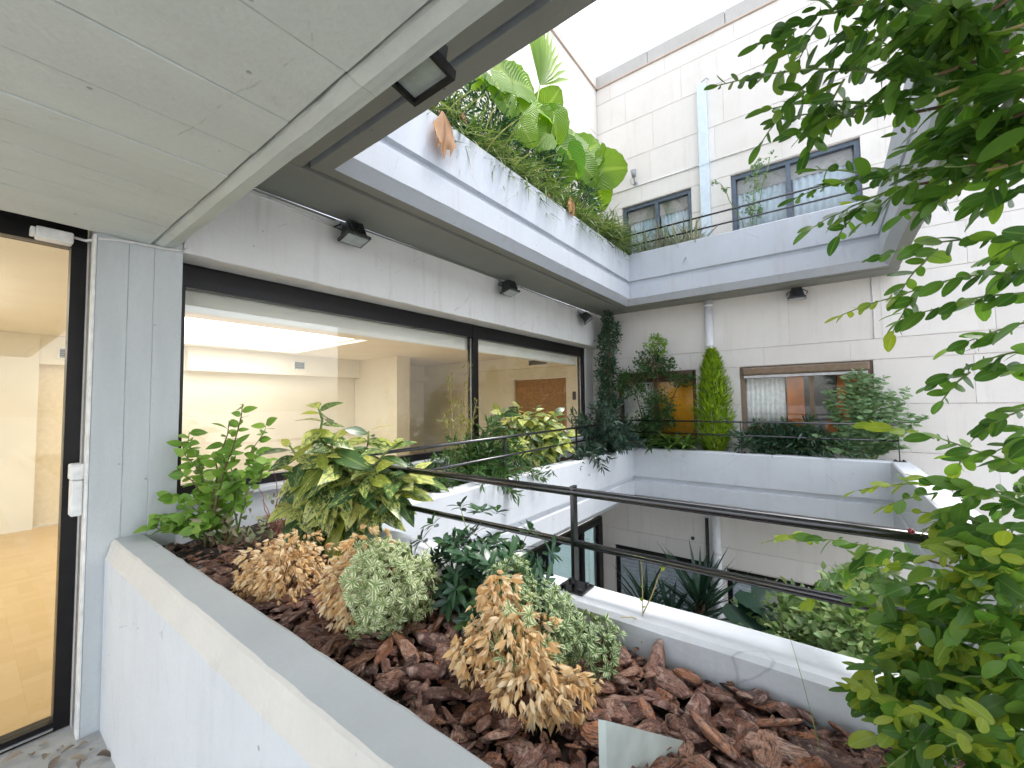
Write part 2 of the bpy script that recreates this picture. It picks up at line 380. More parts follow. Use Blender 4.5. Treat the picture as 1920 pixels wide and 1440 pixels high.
box('pane', M_glass, do, -2.19, .317, 3.07, 3.076, .046, 2.374)
ja = empty('door_jamb', (.385, 2.95, 0), 'white and aluminium upright trim strips between door frame and pillar', 'trim')
box('strip', M_plast, ja, .3765, .3835, 2.99, 3.04, .0, 2.40)
box('channel', M_alu, ja, .376, .384, 2.93, 2.988, .0, 2.40)
box('strip', M_plast, ja, .3765, .3870, 2.867, 2.926, .0, 2.42, bevel=.002)
lk = empty('door_lock', (.37, 2.93, 1.03), 'white plastic lock box on the door jamb', 'lock')
box('cover', M_plast, lk, .335, .375, 2.905, 2.985, 1.035, 1.205, bevel=.006)
box('latch_box', M_plast, lk, .330, .378, 2.90, 2.99, 1.208, 1.285, bevel=.008)
box('slot', M_dark, lk, .3785, .3805, 2.902, 2.915, 1.215, 1.28)
mb = MB().tube([(.380,2.94,1.285),(.382,2.942,1.31),(.380,2.942,1.34)], .004, 6); mb.build('cord', M_plast, lk)
ds = empty('sensor_box', (.25, 3.0, 2.40), 'small off-white plastic box above the glass door', 'sensor')
box('housing', M_plast, ds, .192, .318, 2.955, 3.03, 2.372, 2.427, bevel=.008)
box('mount', M_plast, ds, .176, .191, 2.965, 3.03, 2.385, 2.42, bevel=.003)
cb = MB().tube([(.318,2.99,2.415),(.36,2.97,2.405),(.40,2.862,2.40),(.46,2.860,2.412),(.55,2.860,2.420),(.66,2.858,2.424),(.72,2.858,2.428),(.742,2.858,2.450),(.745,2.858,2.60),(.75,2.86,2.90)], .007, 7).build('cable', M_lintel, smooth=True)
tag(cb, 'painted cable running along the top of the pillar', 'cable')
cb = MB().tube([(.74,2.862,2.936),(1.2,2.862,2.938),(1.64,2.862,2.934)], .008, 7).build('cable', M_soffit, smooth=True)
tag(cb, 'thin conduit under the soffit up to the nearest floodlight', 'cable')
cb = MB().tube([(.76,2.862,2.906),(1.2,2.862,2.908),(1.64,2.862,2.88)], .008, 7).build('cable', M_lintel, smooth=True)
tag(cb, 'second painted cable just below the soffit conduit', 'cable')
cb = MB().tube([(1.78,2.862,2.938),(3.0,2.862,2.940),(4.4,2.862,2.938),(5.35,2.862,2.935)], .007, 6).build('cable', M_soffit, smooth=True)
tag(cb, 'long thin conduit joining the floodlights along the lintel', 'cable')

# ------------------------------------------------------------------ room behind the glass
rf = empty('interior_floor', (2, 5.5, 0), None, None); tag(rf, kind='structure')
box('subfloor', M_niche, rf, -3.0, 7.3, 3.2, 8.5, -.25, -.014)
def parquet():
    M, t, out = newmat('oak_parquet'); N = NT(t)
    ro = N.n('ObjectInfo').outputs['Random']; ri = N.n('NewGeometry').outputs['Random Per Island']
    r_ = N.math('FRACT', N.math('ADD', ri, N.math('MULTIPLY', ro, 5.3)))
    c = N.ramp(r_, [(0,(.60,.42,.19)),(.5,(.64,.45,.21)),(1,(.68,.49,.25))])
    no = N.n('TexNoise', {'Vector': N.n('Mapping', {'Vector': N.n('TexCoord').outputs['Object'], 'Scale': (4,30,1)}).outputs[0], 'Scale': 3.0, 'Detail': 4})
    c = N.mix(N.math('MULTIPLY', no.outputs[0], .3), c, (.40,.20,.05))
    b = N.n('BsdfPrincipled', {'Base Color': c, 'Roughness': .32}); t.links.new(b.outputs[0], out.inputs[0]); return M
M_parq = parquet()
pm = MB().box(0,.2617,0,.0871,0,.012).mesh('plank'); pm.materials.append(M_parq)
pm2 = MB().box(0,.0871,0,.2617,0,.012).mesh('plank_cross'); pm2.materials.append(M_parq)
rest = MB(); npl = 0
r = random.Random(2)
for i in range(-11, 28):
    for j in range(0, 20):
        X, Y = i*.262, 3.14+j*.262
        near = (-.35 < X < 1.3) and Y < 7.3 and X > (Y-3.1)*.10-.45 and X < (Y-3.1)*.16+.42
        for k in range(3):
            dz = r.uniform(-.0003,.0003)
            if near and npl < 300:
                o = link('plank', pm if (i+j)%2 else pm2, None, rf)
                o.location = Vector((X, Y+k*.0873, -.013+dz) if (i+j)%2 else (X+k*.0873, Y, -.013+dz)) ; npl += 1
                o.parent = rf; o.location = o.location - rf.location
            else:
                if (i+j)%2: rest.box(X, X+.2617, Y+k*.0873, Y+k*.0873+.0871, -.013+dz, -.001+dz)
                else: rest.box(X+k*.0873, X+k*.0873+.0871, Y, Y+.2617, -.013+dz, -.001+dz)
o = rest.build('plank_field', M_parq, rf); o['kind'] = 'stuff'
iw = empty('interior_wall', (2, 8.4, 0), None, None); tag(iw, kind='structure')
box('wall', M_room, iw, -3.0, .62, 8.30, 8.55, 0, 2.55)
box('wall', M_niche, iw, .622, 1.0, 8.45, 8.56, 0, 2.16)
box('wall', M_room, iw, .622, 2.2, 8.32, 8.55, 2.162, 2.55)
box('wall', M_room, iw, 1.002, 7.3, 8.40, 8.55, 0, 2.16)
box('bulkhead', M_room, iw, 2.202, 7.3, 8.20, 8.55, 2.162, 2.55)
box('wall', M_room, iw, 7.302, 7.5, 3.2, 4.15, 0, 2.55); box('wall', M_room, iw, 7.302, 7.5, 5.45, 8.55, 0, 2.55)
box('wall', M_room, iw, 7.302, 7.5, 4.152, 5.448, 2.08, 2.55)
box('bulkhead', M_room, iw, 7.16, 7.30, 3.2, 8.19, 2.30, 2.548)
box('wall', M_room, iw, -3.2, -3.002, 3.2, 8.55, 0, 2.55)
box('wall', M_room, iw, 5.3, 5.62, 6.9, 8.39, 0, 2.548)
box('wall', M_room, iw, 6.25, 7.3, 3.12, 3.198, 0, 2.55); box('wall', M_room, iw, -3.0, -2.2, 3.05, 3.198, 0, 2.55)
dd = empty('interior_door', (7.4, 4.8, 0), 'brown veneered door in the far side wall of the room', 'door')
box('leaf', M_door, dd, 7.36, 7.42, 4.16, 5.44, .002, 2.07)
box('handle', M_alu, dd, 7.32, 7.359, 4.25, 4.37, 1.0, 1.02)
ic = empty('interior_ceiling', (2, 5.5, 2.55), None, None); tag(ic, kind='structure')
# ceiling with one lit coffer (x 1.3..3.75, y 5.6..7.9) and a long slot near the window
for d in ((-3.1,1.30,3.2,8.5),(3.75,7.4,3.2,8.5),(1.302,3.748,3.2,3.9),(1.302,3.748,4.35,5.6),(1.302,3.748,7.9,8.5)):
    box('panel', M_roomc, ic, d[0], d[1], d[2], d[3], 2.552, 2.70)
for d in ((1.302,3.748,5.602,7.898),(1.302,3.748,3.902,4.348)):
    c_ = empty('ceiling_light', ((d[0]+d[1])/2, (d[2]+d[3])/2, 2.75), 'large lit ceiling coffer seen through the long window' if d[2] > 5 else 'narrow lit ceiling slot close to the long window', 'light')
    box('diffuser', M_light, c_, d[0], d[1], d[2], d[3], 2.74, 2.76)
    for e in ((d[0],d[0]+.03,d[2],d[3]),(d[1]-.03,d[1],d[2],d[3]),(d[0]+.032,d[1]-.032,d[2],d[2]+.03),(d[0]+.032,d[1]-.032,d[3]-.03,d[3])):
        box('frame', M_roomc, c_, e[0], e[1], e[2], e[3], 2.60, 2.738)
# added fill panel, out of view, brightens the door side of the room
c_ = empty('ceiling_light', (-1.0, 5.6, 2.55), 'added unseen fill light panel inside the room beyond the glass door', 'light')
box('diffuser', M_light, c_, -2.3, -.3, 4.6, 6.6, 2.18, 2.22)
for e in ((-2.0,5.0),(-.6,5.0),(-2.0,6.2),(-.6,6.2)): MB().tube([(e[0],e[1],2.22),(e[0],e[1],2.552)], .006, 6).build('cable', M_alu, c_)
for e in ((-2.34,-2.302,4.56,6.64),(-.298,-.26,4.56,6.64),(-2.30,-.30,4.56,4.598),(-2.30,-.30,6.602,6.64)): box('frame', M_alu, c_, *e, 2.17, 2.23)
c_ = empty('ceiling_light', (4.9, 3.45, 2.45), 'added unseen fill light strip behind the head of the right window pane', 'light')  # added strip, hidden from view, brightens the right end of the room
box('diffuser', M_light, c_, 3.6, 6.2, 3.32, 3.56, 2.44, 2.455); box('housing', M_alu, c_, 3.58, 6.22, 3.30, 3.58, 2.457, 2.549)
rb = box('roller_blind', M_roomc, None, .81, 5.91, 3.17, 3.24, 2.15, 2.30, bevel=.02)
tag(rb, 'rolled-up pale blind along the top inside the long window', 'blind')
def vent(loc, axis, w, h, label):
    v = empty('air_vent', loc, label, 'vent'); x, y, z = loc
    def bb(n, mt, u0, u1, d0, d1, z0, z1):
        if axis == 'y': return box(n, mt, v, x+u0, x+u1, y-d1, y-d0, z+z0, z+z1)
        return box(n, mt, v, x-d1, x-d0, y+u0, y+u1, z+z0, z+z1)
    bb('backing', M_dark, -w/2, w/2, .001, .006, -h/2, h/2)
    for a in ((-w/2-.02,-w/2,-h/2-.02,h/2+.02),(w/2,w/2+.02,-h/2-.02,h/2+.02),(-w/2,w/2,h/2,h/2+.02),(-w/2,w/2,-h/2-.02,-h/2)):
        bb('frame', M_plast, a[0], a[1], .001, .016, a[2], a[3])
    for k in range(4): bb('slat', M_lampg, -w/2, w/2, .007, .013, -h/2+h*(k+.35)/4, -h/2+h*(k+.6)/4)
vent((.86, 8.32, 2.32), 'y', .12, .12, 'small air grille high on the wall beyond the glass door')
vent((3.98, 8.20, 2.35), 'y', .19, .13, 'small dark air grille on the back wall of the room')
vent((7.16, 4.72, 2.40), 'x', .45, .10, 'wide air grille above the brown interior door')
th = box('thermostat', M_dark, None, 7.285, 7.30, 3.93, 4.0, 1.62, 1.78); tag(th, 'small dark wall control beside the interior door', 'control')
# lower storey room behind dark glass
lw = empty('dark_window', (4.5, 3.0, -2.7), 'dark tinted window wall of the storey below', 'window')
for x0, x1 in ((2.0,2.07),(3.35,3.42),(4.55,4.62),(5.55,5.62),(6.10,6.24)): box('frame_post', M_black, lw, x0, x1, 2.93, 3.0, -2.76, -.36)
box('frame_head', M_black, lw, 2.0, 6.24, 2.935, 2.998, -.358, -.26)
for x0, x1 in ((2.071,3.349),(3.421,4.549),(4.621,5.549),(5.621,6.099)): box('pane', M_glassd, lw, x0, x1, 2.955, 2.963, -2.76, -.36)
box('inner_wall', M_shut, lw, 1.5, 6.3, 3.9, 4.0, -2.76, -.2)
box('side_wall', M_lintel, lw, .5, 2.0, 2.9, 3.1, -2.76, .17)

# ------------------------------------------------------------------ stone-clad walls
def rect_sub(rects, op):
    out = []; u0, u1, v0, v1 = op
    for a0, a1, b0, b1 in rects:
        if a1 <= u0 or a0 >= u1 or b1 <= v0 or b0 >= v1: out.append((a0,a1,b0,b1)); continue
        if a0 < u0: out.append((a0,u0,b0,b1))
        if a1 > u1: out.append((u1,a1,b0,b1))
        m0, m1 = max(a0,u0), min(a1,u1)
        if b0 < v0: out.append((m0,m1,b0,v0))
        if b1 > v1: out.append((m0,m1,v1,b1))
    return out
def clad(root, axis, u0, u1, rows, ops, plane, thick, width, seed, sgn):
    r = random.Random(seed); g_ = .0014; gz = .0042
    def bx(n, mt, a0, a1, b0, b1, d0, d1):
        lo, hi = sorted((plane+sgn*d0, plane+sgn*d1))
        return box(n, mt, root, lo, hi, a0, a1, b0, b1) if axis == 'x' else box(n, mt, root, a0, a1, lo, hi, b0, b1)
    back = [(u0, u1, rows[0], rows[-1])]
    for o in ops: back = rect_sub(back, o)
    for q in back: bx('backing', M_joint, *q, .009, thick)
    for k in range(len(rows)-1):
        x = u0 - r.uniform(.1, .9)*width
        while x < u1:
            w = width*r.uniform(.92, 1.1)
            rs = [(max(x, u0), min(x+w, u1), rows[k], rows[k+1])]
            for o in ops: rs = rect_sub(rs, o)
            for a0, a1, b0, b1 in rs:
                if a1-a0 > .03 and b1-b0 > .03:
                    j = r.uniform(0, .0025)
                    bx('panel', M_stone, a0+g_, a1-g_, b0+gz, b1-gz, j, .0085)
            x += w
OPS = [(1.46,2.62,1.0,2.0),(-.44,.91,1.0,2.0),(1.44,2.48,3.7,4.635),(-.43,.93,3.7,4.63),(1.42,2.74,-2.2,-.66),(-.2,1.16,-2.2,-.68)]
ROWS = [-2.77,-1.7,-.665,-.41,.3,.97,1.5,2.004,2.24,2.95,3.41,3.62,4.25,4.64,4.91,5.40,5.99,6.49,6.755]
bw = empty('stone_wall', (6.3, 0, -2.77), 'tall pale stone-clad wall across the courtyard with windows on three floors', 'wall')
clad(bw, 'x', -4.5, 3.1, ROWS, OPS, 6.25, .22, .92, 21, 1)
lwall = empty('stone_wall', (3.5, 2.9, 3.6), 'pale stone-clad upper wall above the big leaves, meeting the far wall in a corner', 'wall')
clad(lwall, 'y', -3.0, 6.244, [3.21,3.62,4.25,4.91,5.40,5.99,6.49,6.755], [], 2.872, .30, .92, 22, 1)
for nm, rt in (('far', bw), ('side', lwall)):
    if nm == 'far':
        for k in range(7): box('coping', M_coping, rt, 6.235, 6.62, -4.5+k*1.085, -4.5+k*1.085+1.078, 6.775, 6.985, bevel=.006)
        box('flashing', M_rust, rt, 6.222, 6.62, -4.5, 2.85, 6.757, 6.773)
    else:
        for k in range(8): box('coping', M_coping, rt, -3+k*1.155, -3+k*1.155+1.148, 2.857, 3.25, 6.776, 6.986, bevel=.006)
        box('flashing', M_rust, rt, -3, 6.221, 2.844, 3.25, 6.758, 6.7735)
# ------------------------------------------------------------------ windows in the far wall
def pleats(name, mat, x, y0, y1, z0, z1, n, amp=.012, parent=None):
    mb = MB(); k = n*6
    for i in range(k+1):
        t = i/k; xx = x + amp*math.sin(t*n*2*math.pi)
        mb.v += [(xx, y0+(y1-y0)*t, z0), (xx, y0+(y1-y0)*t, z1), (xx+.004, y0+(y1-y0)*t, z0), (xx+.004, y0+(y1-y0)*t, z1)]
    for i in range(k):
        a = i*4; b = a+4
        mb.f += [(a,b,b+1,a+1),(a+2,a+3,b+3,b+2),(a,a+2,b+2,b),(a+1,b+1,b+3,a+3)]
    return mb.build(name, mat, parent, smooth=True)
def wall_window(op, label, frame, mulls, style):
    y0, y1, z0, z1 = op
    w = empty('window', (6.315, (y0+y1)/2, z0), label, 'window')
    fw = .055
    box('frame_head', frame, w, 6.295, 6.365, y0+.002, y1-.002, z1-fw, z1-.002)
    box('frame_sill', frame, w, 6.285, 6.365, y0+.002, y1-.002, z0+.002, z0+fw)
    for a in (y0+.002, y1-fw): box('frame_post', frame, w, 6.293, 6.367, a, a+fw-.002, z0+fw+.001, z1-fw-.001)
    ym = [y0+fw] + mulls + [y1-fw]
    for q in mulls: box('mullion', frame if style != 'bronze' else M_bronze, w, 6.297, 6.363, q-.025, q+.025, z0+fw+.001, z1-fw-.001)
    for a, b in zip(ym, ym[1:]):
        box('pane', M_glass, w, 6.327, 6.333, a+.02, b-.02, z0+fw+.001, z1-fw-.001)
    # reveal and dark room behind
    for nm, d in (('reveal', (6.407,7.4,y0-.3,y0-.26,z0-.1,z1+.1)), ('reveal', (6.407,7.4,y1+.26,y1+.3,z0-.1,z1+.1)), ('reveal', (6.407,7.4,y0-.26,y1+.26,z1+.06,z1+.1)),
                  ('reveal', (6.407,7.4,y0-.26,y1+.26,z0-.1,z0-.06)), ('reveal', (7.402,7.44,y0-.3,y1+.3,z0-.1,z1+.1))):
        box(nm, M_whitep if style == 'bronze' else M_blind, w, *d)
    return w
w1 = wall_window(OPS[0], 'brown-framed window with an orange sheet imitating a reflection, left of the tall conifer', M_brownfr, [2.05], 'bronze')
w2 = wall_window(OPS[1], 'bronze-framed window with a rolled shutter box, right of the tall conifer', M_bronze, [.14], 'bronze')
for w, (y0, y1, z0, z1) in ((w1, OPS[0]), (w2, OPS[1])):
    box('shutter_box', M_bronze if w is w2 else M_brownfr, w, 6.210, 6.292, y0+.03, y1-.03, z1-.115, z1-.012, bevel=.02)
    box('shutter_rail', M_alu if w is w2 else M_brownfr, w, 6.235, 6.265, y0+.05, y1-.05, z1-.15, z1-.118)
o = pleats('orange_reflection', M_orange, 6.360, 1.40, 2.06, 1.02, 1.98, 3, .006); tag(o, 'bright orange sheet imitating a reflection behind the brown-framed window', 'curtain')  # this and the next sheet stand in for reflections of the facade opposite
o = box('reflection_sheet', M_whitep, None, 6.365, 6.385, 2.08, 2.66, 1.02, 1.98); tag(o, 'white sheet imitating the blown-out reflection beside the orange one', 'reflection_sheet')
o = pleats('pleated_reflection', M_whitep, 6.395, .42, .92, 1.2, 1.86, 9, .006); tag(o, 'pale pleated sheet imitating a reflection in the left pane of the bronze window', 'reflection_sheet')  # this and the following blocks imitate mirrored pillars and sky
o = box('brown_reflection', M_rustcol, None, 6.36, 6.46, .22, .40, 1.0, 2.05); tag(o, 'narrow orange-brown block imitating a reflected pillar behind the bronze window', 'reflection_strip')
o = MB().add([(6.40,-.46,1.0),(6.40,.02,1.0),(6.40,.02,1.25),(6.40,-.10,1.45),(6.40,-.12,2.05),(6.40,-.46,2.05),(6.45,-.46,1.0),(6.45,.02,1.0),(6.45,.02,1.25),(6.45,-.10,1.45),(6.45,-.12,2.05),(6.45,-.46,2.05)],
    [(0,5,4,3,2,1),(6,7,8,9,10,11)]+[(i,(i+1)%6,6+(i+1)%6,6+i) for i in range(6)]).build('brown_reflection', M_rustcol); tag(o, 'broad orange-brown panel imitating a reflection in the right pane of the bronze window', 'panel')
o = box('reflection_band', M_rustcol, None, 6.535, 6.595, .40, .92, 1.0, 1.19); tag(o, 'low orange-brown block imitating a reflection below the pleated sheet', 'reflection_band')
w3 = wall_window(OPS[2], 'smaller blue-grey upper window beside the pale downpipe', M_greyfr, [1.95], 'grey')
w4 = wall_window(OPS[3], 'wide blue-grey upper window right of the pale duct', M_greyfr, [.28], 'grey')
for (y0, y1), lab in (((1.5,1.92),'pale net curtain in the right half of the smaller upper window'),((1.98,2.4),'pale net curtain in the left half of the smaller upper window'),
                      ((-.38,.24),'pale pleated net curtain in the right half of the wide upper window'),((.32,.88),'pale pleated net curtain in the left half of the wide upper window')):
    o = pleats('net_curtain', M_curt, 6.405, y0, y1, 3.76, 4.42, 8, .010); tag(o, lab, 'curtain', 'net curtains of the upper windows')
for (y0, y1), lab in (((1.46,2.46),'dark blind at the top of the smaller upper window'),((-.4,.9),'beige blind at the top of the wide upper window')):
    o = box('window_blind', M_blind, None, 6.390, 6.398, y0, y1, 4.40, 4.60); tag(o, lab, 'blind')
# lowest storey: shuttered windows
def shutter(op, label, z_sh):
    y0, y1, z0, z1 = op
    w = empty('shuttered_window', (6.35, (y0+y1)/2, z0), label, 'window')
    box('frame_head', M_black, w, 6.30, 6.40, y0+.002, y1-.002, z1-.16, z1-.002)
    for a in (y0+.002, y1-.06): box('frame_post', M_black, w, 6.30, 6.40, a, a+.058, z0+.002, z1-.161)
    n = 26; h = (z1-.162-z0)/n
    for k in range(n): box('slat', M_shut, w, 6.33, 6.345, y0+.062, y1-.062, z0+k*h+.004, z0+(k+1)*h-.004)
    box('backing', M_dark, w, 6.35, 6.36, y0+.01, y1-.01, z0+.01, z1-.17)
shutter(OPS[4], 'lower window with silver roller shutter behind the spiky plants', -.8)
shutter(OPS[5], 'lower window with silver roller shutter behind the variegated bush', -.8)
# ------------------------------------------------------------------ pipes, conduits
o = empty('downpipe', (6.2, 1.25, -2.7), 'round white downpipe on the far wall beside the conifer', 'pipe')
MB().tube([(6.20,1.255,-2.7),(6.20,1.255,.12)], .055, 14).build('pipe', M_pipe, o, smooth=True)
MB().tube([(6.20,1.255,.95),(6.20,1.255,2.948)], .055, 14).build('pipe', M_pipe, o, smooth=True)
for z in (2.86, 2.3, -.5): MB().tube([(6.20,1.255,z),(6.20,1.255,z+.03)], .060, 14).build('clip', M_pipe, o, smooth=True)
o = empty('duct', (6.2, 1.25, 3.6), 'flat pale blue duct climbing the upper wall between the windows', 'duct')
box('duct', M_duct, o, 6.175, 6.247, 1.185, 1.305, 3.55, 6.05, bevel=.006)
box('joint', M_duct, o, 6.168, 6.247, 1.180, 1.310, 4.86, 4.90)
MB().tube([(6.21,1.24,6.05),(6.21,1.24,6.09),(6.21,1.18,6.11),(6.21,1.15,6.08)], .008, 6).build('cable', M_lampg, o)
for pts, lab in (([(6.238,2.84,4.912),(6.238,1.31,4.912)], 'white conduit along the upper wall left of the duct'), ([(6.238,1.18,4.912),(6.238,.26,4.912),(6.238,.24,4.93),(6.238,.24,5.0)], 'white conduit along the upper wall right of the duct')):
    o = MB().tube(pts, .011, 8).build('conduit', M_plast, smooth=True); tag(o, lab, 'conduit')
o = MB().tube([(6.243,-.46,2.94),(6.243,-.47,2.60),(6.243,-.46,2.24)], .006, 6).build('conduit', M_pipe, smooth=True); tag(o, 'thin conduit dropping below the far soffit', 'conduit')
o = MB().tube([(6.243,1.38,-.05),(6.243,1.38,-1.2)], .022, 8).build('conduit', M_dark, smooth=True); tag(o, 'dark pipe beside the white downpipe on the storey below', 'pipe')
o = MB().tube([(6.235,1.57,-.36),(6.249,1.57,-.36)], .025, 10).build('wall_vent', M_dark); tag(o, 'small round dark hole in the lower wall', 'vent')
# ------------------------------------------------------------------ floodlights
def floodlight(x, y, z, label, axis='y', s=1.0, tilt=-15, mat=None, rz=0):
    """hangs from a wall behind it; looks towards -y (axis y) or -x (axis x)"""
    mat = mat or M_lamp
    f_ = empty('floodlight', (x, y, z), label, 'floodlight', 'courtyard floodlights')
    Rz = Matrix.Rotation(rad(-90) if axis == 'x' else 0, 4, 'Z') @ Matrix.Rotation(rad(rz), 4, 'Z')
    T = Matrix.Translation((x, y, z)) @ Rz @ Matrix.Scale(s, 4)
    B = T @ Matrix.Translation((0, -.12, -.02)) @ Matrix.Rotation(rad(tilt), 4, 'X')
    MB().obox(T @ Matrix.Translation((0,-.012,.045)), .09, .02, .07).obox(T @ Matrix.Translation((0,-.04,.05)), .05, .06, .02).build('bracket', M_lampg, f_)
    mb = MB()
    # tapered body: narrow at the top, wide at the lens
    V = []
    for (hx, hy, zz) in ((.055,.035,.065),(.085,.06,-.05),(.10,.075,-.055),(.10,.075,-.075)):
        V += [B @ Vector((sx*hx, sy*hy, zz)) for sx, sy in ((-1,-1),(1,-1),(1,1),(-1,1))]
    Fs = [(0,1,2,3)]+[(k*4+j, k*4+(j+1)%4, k*4+4+(j+1)%4, k*4+4+j) for k in range(3) for j in range(4)]+[(12,15,14,13)]
    mb.add(V, Fs).build('housing', mat, f_)
    for k in range(7):
        MB().obox(B @ Matrix.Translation((-.054+k*.018, -.060, .005)) @ Matrix.Rotation(rad(-12),4,'X'), .005, .022, .10).build('fin', mat, f_)
    MB().obox(B @ Matrix.Translation((0,0,-.077)), .17, .12, .006).build('lens', M_lens, f_)
    MB().tube([T@Vector((.05,-.03,.05)), T@Vector((.115,-.05,.0)), B@Vector((.104,0,-.02))], .006*s, 6).build('yoke', mat, f_)
    MB().tube([T@Vector((-.05,-.03,.05)), T@Vector((-.115,-.05,.0)), B@Vector((-.104,0,-.02))], .006*s, 6).build('yoke', mat, f_)
floodlight(1.72, 2.868, 2.86, 'finned floodlight nearest on the lintel above the long window', s=.95)
floodlight(3.62, 2.868, 2.86, 'middle floodlight on the lintel above the long window', s=.95)
floodlight(5.42, 2.868, 2.82, 'farthest floodlight on the lintel, close to the climbing shrub', s=.95, tilt=-40, rz=25)
floodlight(6.245, .24, 2.88, 'square dark floodlight under the far soffit above the bronze window', 'x', .95, 0)
f_ = empty('floodlight', (.72, .87, 2.5), 'black-framed floodlight half hidden behind the ceiling edge overhead', 'floodlight', 'courtyard floodlights')
B = Matrix.Translation((.752,.875,2.475)) @ Matrix.Rotation(rad(10), 4, 'Y')
for d, sz in (((-.048,0,0),(.012,.17,.03)),((.048,0,0),(.012,.17,.03)),((0,-.08,0),(.084,.012,.03)),((0,.08,0),(.084,.012,.03))):
    MB().obox(B @ Matrix.Translation(d), *sz).build('frame', M_black, f_)
MB().obox(B @ Matrix.Translation((0,0,.004)), .084, .148, .004).build('lens', M_lens, f_)
MB().obox(B @ Matrix.Translation((-.005,0,.05)), .07, .13, .07).build('housing', M_lamp, f_)
MB().obox(Matrix.Translation((.716,.875,2.57)), .016, .05, .10).build('bracket', M_lampg, f_)
for y, z, lab in ((2.24,5.06,'small grey spotlight on the upper wall above the left window'),(.25,5.03,'small grey spotlight on the upper wall near the hanging branches')):
    s_ = empty('spotlight', (6.2, y, z), lab, 'spotlight', 'spotlights on the upper wall')
    MB().tube([(6.24,y,z-.12),(6.19,y,z-.10),(6.16,y,z-.03)], .012, 8).build('arm', M_lampg, s_)
    MB().tube([(6.17,y,z-.03),(6.15,y,z+.07)], .030, 12, .045).build('head', M_lampg, s_, smooth=True)
    MB().tube([(6.248,y,z-.12),(6.225,y,z-.12)], .035, 12).build('base', M_lampg, s_)
    MB().tube([(6.16,y+.01,z-.04),(6.15,y+.05,z-.07),(6.18,y+.045,z-.13),(6.22,y+.02,z-.12)], .005, 6).build('lead', M_lampg, s_)
# ------------------------------------------------------------------ handrails
def rail(label, runs, posts, r1=.015, r2=.012, plate=True, ps=.03):
    """runs: list of point lists (top first)"""
    h = empty('handrail', posts[0][:3], label, 'handrail')
    for i, pts in enumerate(runs): MB().tube(pts, r1 if i == 0 else r2, 12).build('top_bar' if i == 0 else 'lower_bar', M_rail, h, smooth=True)
    for x, y, z0, z1 in posts:
        p = MB().box(x-ps/2, x+ps/2, y-ps/5, y+ps/5, z0+.008, z1).build('post', M_rail, h)
        if plate:
            q = box('base_plate', M_rail, h, x-.045, x+.045, y-.05, y+.05, z0, z0+.008, bevel=.002)
            for dx in (-.025, .025):
                for dy in (-.032, .032): MB().tube([(x+dx,y+dy,z0+.008),(x+dx,y+dy,z0+.018)], .008, 6).build('bolt', M_rail, q)
rail('dark steel handrail on the near planter edge, closest to the viewer', [[(1.30,2.28,1.242),(1.30,.9,1.241),(1.30,-4.0,1.240)], [(1.30,2.28,1.066),(1.30,-4.0,1.066)]],
     [(1.302,.718,.911,1.262),(1.302,-1.0,.911,1.262),(1.302,-2.7,.911,1.262)])
rail('dark steel handrail running beside the long window through the shrubs', [[(1.30,2.28,1.245),(5.80,2.28,1.285)], [(1.30,2.28,1.075),(5.80,2.28,1.13)]],
     [(1.30,2.28,.911,1.25),(2.905,2.28,.911,1.25),(4.225,2.28,.911,1.27),(5.60,2.28,.911,1.29)], .012, .010, True, .028)
rail('thin dark handrail on the far planter in front of the orange windows', [[(5.82,2.28,1.295),(5.82,-.58,1.29)], [(5.82,2.28,1.13),(5.82,-.58,1.122)]],
     [(5.82,.86,.911,1.30),(5.82,-.575,.911,1.16),(5.82,2.26,.911,1.30)], .011, .010, True, .024)
rail('thin dark handrail on the far upper planter', [[(5.82,2.28,3.985),(5.82,-.58,3.985)], [(5.82,2.28,3.825),(5.82,-.58,3.825)]],
     [(5.82,-.575,3.681,4.0),(5.82,2.26,3.681,4.0)], .012, .011, True, .024)

# ------------------------------------------------------------------ leaves: templates and placing
def leaf_t(L, Wd, shape='ovate', n=5, fold=.18, droop=.15, wave=0, notch=0):
    """one leaf along +y, face up +z; returns verts, quads, uvs per vertex"""
    V, U, Fq = [], [], []
    for i in range(n+1):
        t = i/n
        if shape == 'ovate': w = math.sin(math.pi*min(1, t**.75))**.8
        elif shape == 'lance': w = math.sin(math.pi*t**.85)**1.1
        elif shape == 'obov': w = math.sin(math.pi*t**1.35)**.75
        elif shape == 'oval': w = math.sin(math.pi*min(1, .04+.94*t))**.55
        elif shape == 'strap': w = min(1, t*6+.45)*(1 if t < .7 else max(.02, (1-t)/.3)**.7)
        else: w = math.sin(math.pi*t)
        w = max(w, .06 if i == 0 else .015)
        h = -droop*L*t*t
        zz = wave*L*math.sin(t*9)
        V += [(-w*Wd/2, L*t, h+fold*w*Wd/2+zz), (0, L*t, h), (w*Wd/2, L*t, h+fold*w*Wd/2-zz)]
        U += [(.5-.5*max(w,.3), t), (.5, t), (.5+.5*max(w,.3), t)]
    for i in range(n):
        a = i*3; Fq += [(a, a+1, a+4, a+3), (a+1, a+2, a+5, a+4)]
    return np.array(V, float), np.array(Fq, int), np.array(U, float)
def tmesh(name, T, mat):
    V, Fq, U = T
    return fast_mesh(name, V, Fq, U, mat)
